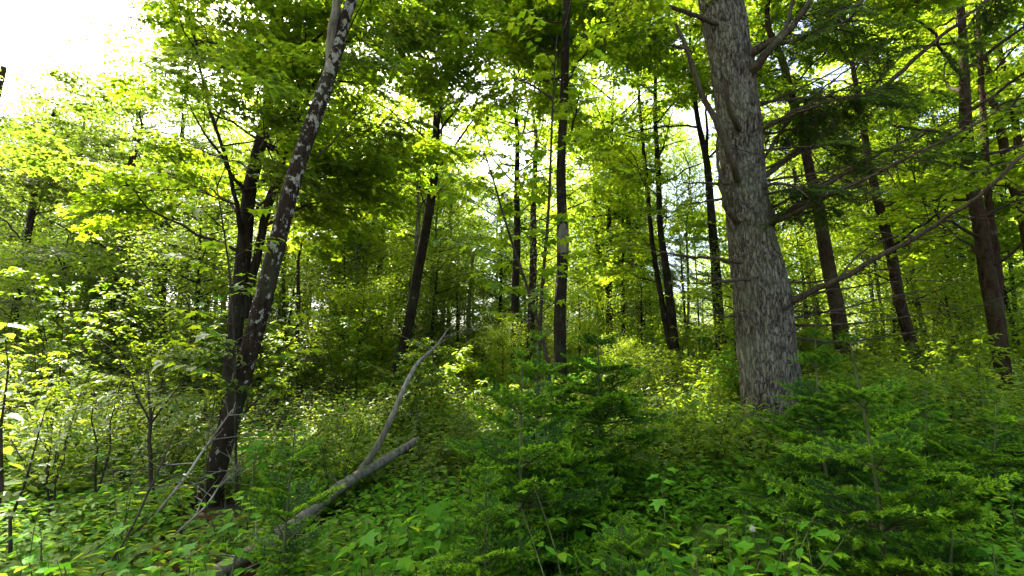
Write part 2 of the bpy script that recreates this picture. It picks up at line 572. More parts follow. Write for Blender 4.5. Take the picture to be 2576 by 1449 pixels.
def needle_spray(name, L, n_side, mat, seed, needle=0.024, gap=0.0045, droop=0.1, side=0.55, twigmat='twig', newtip=0.8, sag=0.0, nw=0.0016):
    g = np.random.default_rng(seed)
    me = Mesh()
    ax = np.array([[t * L, 0.02 * L * math.sin(4 * t + seed), 0.10 * L * t * (1 - t) - droop * L * t * t + 0.10 * L * t ** 3] for t in np.linspace(0, 1, 7)])
    tube(me, ax, np.linspace(0.010 * L, 0.0016, 7), 5, 0, cap=False)
    segs = [(ax[k], ax[k + 1], 0.0 if k < 4 else 0.3 + 0.25 * (k - 4)) for k in range(1, 6)]
    for k in range(n_side):
        t = 0.18 + 0.76 * (k // 2 + g.random() * 0.35) / (n_side / 2)
        p = np.array([np.interp(t, np.linspace(0, 1, 7), ax[:, c]) for c in range(3)])
        s = 1 if k % 2 else -1
        a = s * R(g.uniform(42, 62))
        ln = side * L * (1.08 - 0.85 * t) * g.uniform(0.7, 1.1)
        e = p + ln * np.array([math.cos(a), math.sin(a), g.uniform(-0.12, 0.10) - sag])
        m_ = p + (e - p) * 0.55 + np.array([0, 0, 0.03 * ln])
        tube(me, [p, m_, e], [0.0035 * L + 0.0006, 0.0014, 0.001], 3, 0, cap=False)
        segs += [(p, m_, 0.05), (m_, e, 0.5)]
        if ln > 0.16 * L:
            for s2 in (-1, 1):
                b = a + s2 * R(g.uniform(35, 55))
                e2 = m_ + 0.42 * ln * np.array([math.cos(b), math.sin(b), g.uniform(-0.1, 0.1) - sag])
                tube(me, [m_, e2], [0.0014, 0.0008], 3, 0, cap=False)
                segs.append((m_, e2, 0.45))
    P, A, T_, Sx = [], [], [], []
    for a, b, age in segs:
        ln = np.linalg.norm(b - a)
        d = (b - a) / (ln + 1e-9)
        n = max(3, int(ln / gap * (1.35 if age > 0.25 else 1.0)))
        sd_ = np.cross(np.array([0, 0, 1.0]), d)
        sd_ /= np.linalg.norm(sd_) + 1e-9
        for k in range(n):
            t = (k + 0.5) / n
            s = 1 if k % 2 else -1
            P.append(a + d * ln * t)
            if age > 0.25 and t > 0.3 and newtip > 0.7:      # fresh shoots bristle all round
                bb = g.uniform(0, 6.283)
                A.append((sd_ * math.cos(bb) + np.array([0, 0, 1.0]) * math.sin(bb)) * 0.8 + d * g.uniform(0.5, 1.1))
            else:
                A.append(sd_ * s * g.uniform(0.6, 1.0) + d * g.uniform(0.35, 0.9) + np.array([0, 0, g.uniform(-0.1, 0.45)]))
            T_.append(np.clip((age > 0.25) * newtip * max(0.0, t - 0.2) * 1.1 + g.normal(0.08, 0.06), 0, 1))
            Sx.append(needle * g.uniform(0.7, 1.1) * (1.1 if age > 0.4 else 1.0))
    P, A = np.array(P), np.array(A)
    nr = np.stack([g.normal(0, .3, len(P)), g.normal(0, .3, len(P)), np.ones(len(P))], 1)
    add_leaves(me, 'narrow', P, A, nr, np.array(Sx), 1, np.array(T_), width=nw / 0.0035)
    return me.build(name, [twigmat, mat])


FIR = [needle_spray('fir_spray', 0.55, 14, 'fir', 100 + k, newtip=[1.7, 1.4, 0.9, 1.9][k], nw=0.0060) for k in range(4)]
SPRUCE = [needle_spray('spruce_spray', 1.0, 16, 'spruce', 120 + k, needle=0.036, gap=0.008, droop=0.25, newtip=0.8, sag=0.25, nw=0.0055) for k in range(4)]
SPRUCEFAR = [needle_spray('far_spruce_spray', 2.0, 16, 'spruce', 130 + k, needle=0.10, gap=0.03, droop=0.3, newtip=0.6, sag=0.25, nw=0.0050) for k in range(3)]

# ------------------------------------------------------------------ where the sky shows between the crowns
SKY_EDGE = ([-400, 0, 60, 110, 220, 300, 345, 372, 340, 310], [330, 285, 255, 225, 150, 175, 195, 120, 60, 0])
GAPS = [(1155, 95, 28, 30), (1165, 215, 22, 36), (1030, 130, 20, 30), (1150, 330, 20, 18), (1205, 425, 38, 28), (1110, 520, 20, 26), (1285, 395, 20, 24),
        (1505, 255, 48, 60), (1565, 340, 42, 42), (1722, 395, 58, 95), (1745, 490, 50, 40), (2090, 195, 58, 45), (1975, 600, 40, 65), (2235, 480, 40, 25),
        (640, 250, 28, 24), (560, 335, 70, 26), (420, 285, 60, 24), (330, 345, 70, 26), (2385, 825, 55, 45), (735, 235, 22, 28), (2180, 560, 24, 30),
        (1000, 500, 34, 26), (2050, 770, 30, 40), (2540, 160, 30, 40), (1440, 420, 30, 30), (870, 330, 24, 26)]


def in_sky(p, grow=1.0):
    x, y, z = proj(p)
    if z < 0.1:
        return False
    if x < 372:
        if x < 310:
            if y < np.interp(x, [-400, 0, 60, 110, 220, 310], [330, 285, 255, 225, 150, 178]) + 10 * grow:
                return True
        elif y < 190 and y > (x - 310) * 0.0 and x < 372 and y < 200 and (x - 310) < y * 0.55:
            return True
    for cx, cy, rx, ry in GAPS:
        if ((x - cx) / (rx * grow)) ** 2 + ((y - cy) / (ry * grow)) ** 2 < 1:
            return True
    return False


KEEP_CLEAR = [(1775, -200, 1975, 1010, 6.6), (1865, -100, 2010, 760, 6.2)]


CLEARINGS = [(1.5, 8.3, 2.9, 2.3, 0.75), (-2.6, 9.0, 1.5, 2.0, 0.5), (8.5, 12.0, 5.0, 4.0, 0.5), (-4.6, 5.6, 2.6, 2.2, 0.55)]      # x, y, half sizes, share of canopy opened for the sun
gap_rng = random.Random(17)


def over_clearing(p):
    """the canopy is carved open so the sun reaches these spots: most sprays towards it are left out"""
    z = p[2] - gh(p[0], p[1]) - 0.4
    if z < 1.6:
        return False
    t = z / sd[2]
    x, y = p[0] - sd[0] * t, p[1] - sd[1] * t
    for cx, cy, rx, ry, share in CLEARINGS:
        if ((x - cx) / rx) ** 2 + ((y - cy) / ry) ** 2 < 1 and gap_rng.random() < share:
            return True
    return False


def blocked(p, tip):
    """a spray that would hang in an opening of the canopy or in front of the bare pine trunk is left off"""
    for q in (p, tip):
        x, y, z = proj(q)
        for x0, y0, x1, y1, dz in KEEP_CLEAR:
            if x0 < x < x1 and y0 < y < y1 and z < dz:
                return True
        if 0.1 < z < 3.0 and y < 800:
            return True
    mid = (p + tip) / 2
    if over_clearing(mid):
        return True
    return in_sky(mid, 1.0) or in_sky(tip, 0.9) or in_sky(p, 0.7)


# ------------------------------------------------------------------ trees
def trunk_path(px, D, top=None, lean=0.0):
    """pixel path [(x, y, width)] from the lowest to the highest point -> world points and radii, carried on to the ground and to the tree top"""
    pts, rad = [], []
    for i, (x, y, w) in enumerate(px):
        p, m = at(x, y, D + lean * i / max(1, len(px) - 1))
        pts.append(p)
        rad.append(w * m / 2)
    d = pts[1] - pts[0]
    d = d / max(0.05, d[2])
    d[:2] = np.clip(d[:2], -0.35, 0.35)
    b = pts[0].copy()
    g0 = gh(b[0], b[1])
    if b[2] > g0 + 0.05:
        for _ in range(4):
            z = gh(b[0], b[1]) - 0.08
            b = pts[0] + d * (z - pts[0][2])
        pts.insert(0, b)
        rad.insert(0, rad[0] * 1.12)
    if top and pts[-1][2] < top:
        d = pts[-1] - pts[-2]
        d = d / max(0.05, d[2])
        d[:2] = np.clip(d[:2], -0.3, 0.3)
        z0 = pts[-1][2]
        r0 = rad[-1]
        p0 = pts[-1]
        for k in range(1, 5):
            t = k / 4
            pts.append(p0 + np.array([d[0] * (1 - 0.4 * t), d[1] * (1 - 0.4 * t), 1]) * (top - z0) * t + np.array([random.uniform(-.1, .1), random.uniform(-.1, .1), 0]))
            rad.append(max(0.012, r0 * (1 - 0.85 * t)))
    return np.array(pts), np.array(rad)


def make_trunk(root, base, pts, rad, mat, sides=14, wob=0.05, name='trunk', step=0.18):
    P, r = spline(pts, rad, step)
    hgt = P[:, 2] - P[0, 2]
    if name == 'trunk':
        r = r * (1 + 0.45 * np.exp(-np.maximum(hgt, 0) / 0.16))
    P = P + np.stack([np.sin(hgt * 2.1 + base[0]) * 0.012, np.cos(hgt * 1.7 + base[1]) * 0.012, 0 * hgt], 1)
    me = Mesh()
    tube(me, P - base, r, sides, 0, wob, base[0] * 3 + base[1])
    return obj(name, me.build(name, [mat]), root), P, r


def crown(root, base, P, r, z0, z1, radius, n_limb, per, protos, scale=1.0, up=(15, 45), limb_mat='twig', seed=0, spread=60, tilt=(-18, 14), part='branch', shape='round', high=-120):
    g = random.Random(seed)
    zz = P[:, 2]
    az = g.uniform(0, 6.28)
    made = 0
    for i in range(n_limb):
        t = (i + g.random() * 0.7) / n_limb
        z = z0 + (z1 - z0) * t
        k = int(np.clip(np.searchsorted(zz, z), 0, len(P) - 1))
        p0 = P[k]
        if proj(p0)[1] < high and g.random() < 0.85:      # unseen tops thinned to let light down
            az += 2.4
            continue
        az += 2.4 + g.uniform(-0.5, 0.5)
        if shape == 'cone':
            ln = radius * (1.02 - 0.9 * t) * g.uniform(0.8, 1.1)
        else:
            ln = radius * (0.65 + 0.55 * math.sin(math.pi * min(1, t * 0.9 + 0.12))) * g.uniform(0.65, 1.15)
        el = R(g.uniform(*up))
        d = np.array([math.cos(az) * math.cos(el), math.sin(az) * math.cos(el), math.sin(el)])
        lp = [p0]
        for s in (0.33, 0.66, 1.0):
            lp.append(p0 + d * ln * s + np.array([g.uniform(-.08, .08) * ln, g.uniform(-.08, .08) * ln, (0.10 * s * s) * ln]))
        r0 = min(r[k] * 0.5, 0.010 + 0.007 * ln)
        lp, lr = spline(lp, [r0, r0 * 0.7, r0 * 0.45, 0.006], 0.25)
        spots = []
        far_s = 0.3
        for j in range(per):
            s = 0.25 + 0.78 * (j + g.random()) / per
            q = lp[min(len(lp) - 1, int(s * (len(lp) - 1)))]
            a = az + R(g.uniform(-spread, spread)) * (1.0 if s < 0.85 else 0.5)
            sc = scale * g.uniform(0.75, 1.2)
            pr = g.choice(protos)
            Lb = max(c[0] for c in pr.bound_box_like) if hasattr(pr, 'bound_box_like') else LEN[pr.name] * sc
            tip = q + np.array([math.cos(a), math.sin(a), 0.0]) * Lb
            if blocked(q, tip):
                continue
            spots.append((q, a, sc, pr))
            far_s = max(far_s, s)
        if not spots:
            continue
        cut = max(2, min(len(lp), int(far_s * (len(lp) - 1)) + 2))
        lp = lp[:cut]
        lr = np.linspace(r0, 0.004, len(lp)) * (1 - 0.35 * np.linspace(0, 1, len(lp)))
        lp = lp + np.array([[g.gauss(0, 0.02) * (q_ > 0) for _ in range(3)] for q_ in range(len(lp))])
        me = Mesh()
        tube(me, lp - base, lr, 6, 0, 0.05, i)
        br = obj(part, me.build(part, [limb_mat]), root)
        for q, a, sc, pr in spots:
            f = obj('foliage', pr, br, q - base, (R(g.uniform(-20, 20)), R(g.uniform(*tilt)), a), sc)
            f['kind'] = 'stuff'
            made += 1
    return made


LEN = {}
for lst in (DULL, MAPLE, YMAPLE, SHRUB, HERBSPRAY, FIR, SPRUCE, SPRUCEFAR):
    for me_ in lst:
        LEN[me_.name] = max(v.co.x for v in me_.vertices)


def tree(name, label, px, D, mat, top, z0, radius, n_limb, per, protos, scale=1.0, lean=0.0, seed=1, group=None, sides=14, wob=0.05, up=(15, 45), spread=60, tilt=(-18, 14), cat='tree', limb_mat='twig', high=-120):
    pts, rad = trunk_path(px, D, top, lean)
    base = pts[0].copy()
    root = empty(name, base, label, cat, group)
    tr, P, r = make_trunk(root, base, pts, rad, mat, sides, wob)
    if n_limb:
        crown(root, base, P, r, z0, P[-1][2], radius, n_limb, per, protos, scale, up=up, seed=seed, high=high, spread=spread, tilt=tilt, limb_mat=limb_mat)
    return root, base, P, r


def stem_branch(root, base, pix, mat, name='branch', D=None, sides=8, step=0.12, twigs=0, seed=0, twig_len=(0.25, 0.8), droop=0.3):
    """a limb along a pixel path [(x, y, width, depth)], with fine dead twigs along it"""
    pts, rad = [], []
    for x, y, w, d in pix:
        p, m = at(x, y, d)
        pts.append(p)
        rad.append(w * m / 2)
    P, r = spline(pts, rad, step)
    g = np.random.default_rng(seed + 500)
    P[1:] += g.normal(0, 0.006, P[1:].shape)
    me = Mesh()
    tube(me, P - base, r, sides, 0, 0.08, seed)
    for _ in range(twigs):
        k = int(g.uniform(0.15, 0.98) * (len(P) - 1))
        a = g.uniform(0, 6.28)
        d = np.array([math.cos(a), math.sin(a) * 0.6, g.uniform(-droop - 0.4, 0.5)])
        ln = g.uniform(*twig_len)
        q = [P[k], P[k] + d * ln * 0.5 + g.normal(0, 0.05 * ln, 3), P[k] + d * ln + np.array([0, 0, -droop * ln * 0.4]) + g.normal(0, 0.09 * ln, 3)]
        tube(me, np.array(q) - base, [min(0.008, r[k] * 0.5), 0.004, 0.0015], 3, 0, cap=False)
        if g.random() < 0.7:
            e = q[1] + g.normal(0, 0.35 * ln, 3)
            tube(me, np.array([q[1], e]) - base, [0.003, 0.0012], 3, 0, cap=False)
    return obj(name, me.build(name, [mat]), root), P


# leaning mottled tree by the clearing
root, base, P, r = tree('leaning_birch', 'leaning tree with mottled black and white bark over the dead branches',
                        [(535, 1215, 60), (575, 1075, 56), (622, 900, 50), (690, 640, 46), (745, 440, 43), (800, 270, 39), (838, 150, 34)], 4.8,
                        'bark_mottled', None, 0, 0, 0, 0, MAPLE, sides=24, wob=0.04)
stem_branch(root, base, [(838, 155, 31, 4.8), (866, 60, 29, 4.85), (888, -20, 28, 4.9), (935, -240, 20, 5.2), (960, -420, 8, 5.4)], 'bark_mottled', name='fork_stem', sides=16)
stem_branch(root, base, [(828, 190, 28, 4.78), (836, 90, 24, 4.8), (846, 0, 22, 4.8), (850, -200, 16, 4.7), (840, -380, 7, 4.5)], 'bark_pale', name='fork_stem', sides=16)
Pc, rc = at(890, -120, 5.0)[0], None
crown(root, base, np.array([at(885, -60, 4.9)[0], at(920, -200, 5.1)[0], at(950, -400, 5.3)[0]]), np.array([0.06, 0.05, 0.03]), at(885, -60, 4.9)[0][2], 6.6, 1.6, 9, 4, MAPLE, seed=31)
stem_branch(root, base, [(800, 395, 6, 4.8), (850, 340, 4, 4.9), (900, 290, 3, 5.0), (930, 265, 2, 5.0)], 'twig', sides=5)
stem_branch(root, base, [(612, 1040, 8, 4.7), (650, 1000, 5, 4.65), (690, 965, 3, 4.6)], 'twig', sides=5)

# dark double trunk behind it with the big overhanging crown
root, base, P, r = tree('double_trunk_maple', 'dark double-trunked maple with a wide leafy crown behind the leaning mottled tree',
                        [(588, 900, 44), (598, 760, 42), (610, 640, 40), (626, 500, 37), (643, 420, 36), (662, 330, 28), (690, 160, 24), (706, 30, 20)], 7.4,
                        'bark_dark', 12.5, 3.0, 3.7, 32, 8, MAPLE[:2] + DULL, 1.1, seed=3, up=(5, 40), high=-330)
st, P2 = stem_branch(root, base, [(612, 800, 24, 7.4), (648, 640, 23, 7.5), (670, 530, 22, 7.55), (694, 470, 23, 7.6), (714, 390, 20, 7.6), (739, 290, 17, 7.7), (772, 140, 14, 7.8), (800, -60, 14, 8), (830, -300, 8, 8)],
                      'bark_dark', name='second_trunk', sides=12)
crown(root, base, P2, np.full(len(P2), 0.07), 3.4, 9.0, 2.6, 16, 5, MAPLE, 1.1, seed=5, up=(5, 40))
st, P3 = stem_branch(root, base, [(608, 590, 16, 7.3), (575, 420, 11, 7.0), (520, 250, 9, 6.9), (490, 100, 7, 6.8), (470, 0, 5, 6.8), (455, -160, 3, 6.8)], 'bark_dark', sides=6, twigs=8, seed=3)
crown(root, base, P3, np.full(len(P3), 0.03), 3.6, 8.6, 1.5, 24, 6, MAPLE + DULL[:2], 1.0, seed=6, up=(0, 35), high=-330)

# slender trees of the centre
root, base, P, r = tree('slender_maple', 'slender dark maple with a curved trunk and one raised side branch',
                        [(1012, 880, 27), (1020, 850, 26), (1045, 720, 25), (1070, 590, 25), (1085, 480, 23), (1095, 400, 20), (1102, 280, 19), (1122, 195, 14), (1135, 110, 12), (1150, 50, 9)], 10.4,
                        'bark_dark', 11.5, 4.8, 2.7, 32, 6, MAPLE, 1.15, seed=7)
stem_branch(root, base, [(1092, 435, 9, 10.4), (1125, 395, 8, 10.3), (1160, 345, 6, 10.2), (1190, 300, 4, 10.1)], 'bark_dark', sides=6, twigs=3, seed=1)
stem_branch(root, base, [(1090, 320, 6, 10.4), (1065, 308, 5, 10.3), (1040, 300, 3, 10.2)], 'bark_dark', sides=6)

root, base, P, r = tree('scarred_maple', 'straight dark maple with a pale torn scar halfway up its trunk',
                        [(1410, 1060, 33), (1410, 960, 32), (1410, 850, 31), (1411, 760, 30), (1413, 680, 29), (1414, 620, 31), (1414, 575, 31), (1413, 545, 25), (1412, 450, 24), (1415, 350, 22), (1420, 170, 20), (1428, 0, 19)], 8.0,
                        'bark_dark', 11.0, 5.0, 2.3, 16, 5, MAPLE, 1.1, seed=9, sides=18)
# torn wood: a shield of bare wood set into the trunk, with splinter ridges
me = Mesh()
pA, mA = at(1416, 640, 8.0)
pB, mB = at(1415, 566, 8.0)
n_u, n_v = 9, 24
rows = []
for j in range(n_v + 1):
    v_ = j / n_v
    c = pA + (pB - pA) * v_
    wdt = 15.5 * mA * (0.25 + 0.9 * math.sin(math.pi * min(1, 0.22 + 0.62 * v_)) ** 0.8) * (1 if v_ < 0.9 else (1 - (v_ - 0.9) * 5))
    row = []
    for i in range(n_u + 1):
        u_ = i / n_u * 2 - 1
        a = u_ * 1.15
        ridge = 0.006 * math.sin(i * 2.3 + v_ * 3) + 0.004 * math.sin(i * 5.1)
        rr_ = 15.2 * mA + 0.006 + ridge * (1 - abs(u_) ** 3)
        row.append(c + np.array([math.sin(a) * rr_ * (0.55 + 0.45 * wdt / (15.5 * mA)), -math.cos(a) * rr_, 0.015 * math.sin(i * 1.7) * (v_ < 0.05 or v_ > 0.95)]))
    rows.append(row)
vv = np.array(rows).reshape(-1, 3) - base
ii = (np.arange(n_v)[:, None] * (n_u + 1) + np.arange(n_u)[None]).ravel()
me.add(vv, np.stack([ii, ii + 1, ii + n_u + 2, ii + n_u + 1], 1))
tag(obj('bark_scar', me.build('bark_scar', ['bark_pale']), root), 'pale torn bare wood')
stem_branch(root, base, [(1398, 545, 5, 8.0), (1370, 548, 4, 7.9), (1340, 560, 2, 7.8)], 'twig', sides=5)
stem_branch(root, base, [(1428, 525, 5, 8.0), (1460, 512, 4, 8), (1490, 500, 2, 8)], 'twig', sides=5)

tree('straight_maple', 'thin straight maple with dark flaking bark beside its twin on the slope',
     [(1292, 920, 21), (1295, 820, 20), (1298, 700, 19), (1300, 570, 18), (1301, 450, 13), (1300, 330, 10)], 11.8, 'bark_dark', 10.5, 5.0, 2.2, 16, 5, MAPLE, 1.2, seed=12)
tree('straight_maple', 'thin straight maple with mottled grey bark beside its twin on the slope',
     [(1334, 900, 20), (1337, 800, 19), (1340, 700, 18), (1342, 560, 16), (1345, 420, 12)], 12.6, 'bark_mottled', 10.5, 5.2, 2.2, 16, 5, MAPLE, 1.2, seed=13)

root, base, P, r = tree('forked_maple', 'sunlit double-stemmed maple with bright yellow-green leaves low on its stems',
                        [(1706, 940, 27), (1692, 820, 24), (1676, 690, 20), (1662, 570, 16), (1656, 450, 14), (1650, 330, 11), (1648, 200, 9)], 10.8,
                        'bark_dark', 10.0, 3.9, 1.9, 18, 5, YMAPLE + MAPLE[:1], 1.0, seed=15)
st, P2 = stem_branch(root, base, [(1700, 930, 16, 10.8), (1672, 800, 16, 10.9), (1652, 680, 13, 11), (1640, 600, 12, 11), (1626, 450, 10, 11), (1612, 300, 8, 11), (1604, 180, 6, 11)], 'bark_dark', name='second_stem', sides=10)
crown(root, base, P2, np.full(len(P2), 0.05), 2.6, 8.0, 1.4, 12, 4, YMAPLE, 0.9, seed=17)

root, base, P, r = tree('bare_lower_maple', 'slim dark tree forking against the pale sky close beside the big pine',
                        [(1818, 900, 30), (1806, 780, 27), (1797, 620, 23), (1785, 490, 20), (1776, 400, 17), (1757, 305, 13), (1745, 210, 11), (1735, 130, 8)], 9.6,
                        'bark_dark', 10.5, 7.0, 2.0, 9, 4, MAPLE, 1.0, seed=19)
stem_branch(root, base, [(1776, 400, 10, 9.6), (1780, 340, 8, 9.6), (1776, 270, 6, 9.6), (1782, 190, 4, 9.6)], 'bark_dark', sides=6)
stem_branch(root, base, [(1785, 395, 7, 9.6), (1808, 370, 6, 9.5), (1822, 350, 4, 9.4)], 'bark_dark', sides=6)
stem_branch(root, base, [(1752, 320, 7, 9.6), (1720, 316, 5, 9.4), (1640, 322, 4, 9.0), (1570, 335, 2, 8.8)], 'bark_dark', sides=6, twigs=4, seed=2)

# trees beyond the pine
root, base, P, r = tree('brown_barked_tree', 'brown-barked tree standing close behind the long bare pine branches',
                        [(2150, 1065, 40), (2132, 975, 40), (2117, 875, 42), (2106, 765, 41), (2092, 700, 39), (2077, 625, 36), (2057, 525, 32), (2037, 440, 28), (2017, 325, 25), (1990, 235, 22), (1967, 150, 20)], 8.2,
                        'bark_brown', 10.0, 6.0, 2.2, 12, 5, MAPLE, 1.1, seed=21)
root, base, P, r = tree('curved_dark_tree', 'curved dark-barked tree with a leafy crown next to the brown-barked tree',
                        [(2318, 985, 36), (2302, 900, 36), (2277, 800, 34), (2257, 720, 31), (2237, 625, 29), (2212, 525, 26), (2192, 425, 22), (2167, 300, 18), (2150, 200, 14)], 9.6,
                        'bark_brown', 10.5, 3.2, 2.6, 22, 4, YMAPLE + MAPLE[:2], 1.15, seed=23)
root, base, P, r = tree('twin_stemmed_maple', 'thick twin-stemmed brown maple rising from a fallen log',
                        [(2530, 1010, 46), (2517, 900, 47), (2502, 775, 50), (2487, 700, 48), (2467, 575, 43), (2447, 475, 40), (2432, 350, 37), (2424, 175, 28), (2420, 40, 22)], 7.6,
                        'bark_brown', 11.5, 2.7, 2.8, 26, 4, YMAPLE + MAPLE[:2], 1.1, seed=25)
st, P2 = stem_branch(root, base, [(2516, 790, 26, 7.65), (2512, 700, 26, 7.7), (2503, 625, 25, 7.8), (2487, 500, 22, 7.8), (2477, 350, 20, 7.9), (2466, 165, 17, 8), (2455, -50, 12, 8), (2445, -300, 6, 8)], 'bark_brown', name='second_stem', sides=12)
tree('slanting_brown_tree', 'slanting brown tree just past the twin-stemmed maple, lower trunk hidden in leaves',
     [(2590, 640, 31), (2567, 525, 29), (2542, 450, 28), (2522, 340, 27), (2497, 250, 24), (2467, 125, 20)], 9.8, 'bark_brown', 10.5, 4.5, 2.4, 14, 5, YMAPLE + MAPLE[:2], 1.15, seed=27)
tree('slanting_brown_tree', 'thin reddish tree leaning alongside the slanting brown tree',
     [(2590, 560, 24), (2562, 375, 22), (2537, 225, 20), (2507, 90, 17)], 11.0, 'bark_brown', 11.0, 5.0, 2.2, 12, 5, YMAPLE, 1.2, seed=28)

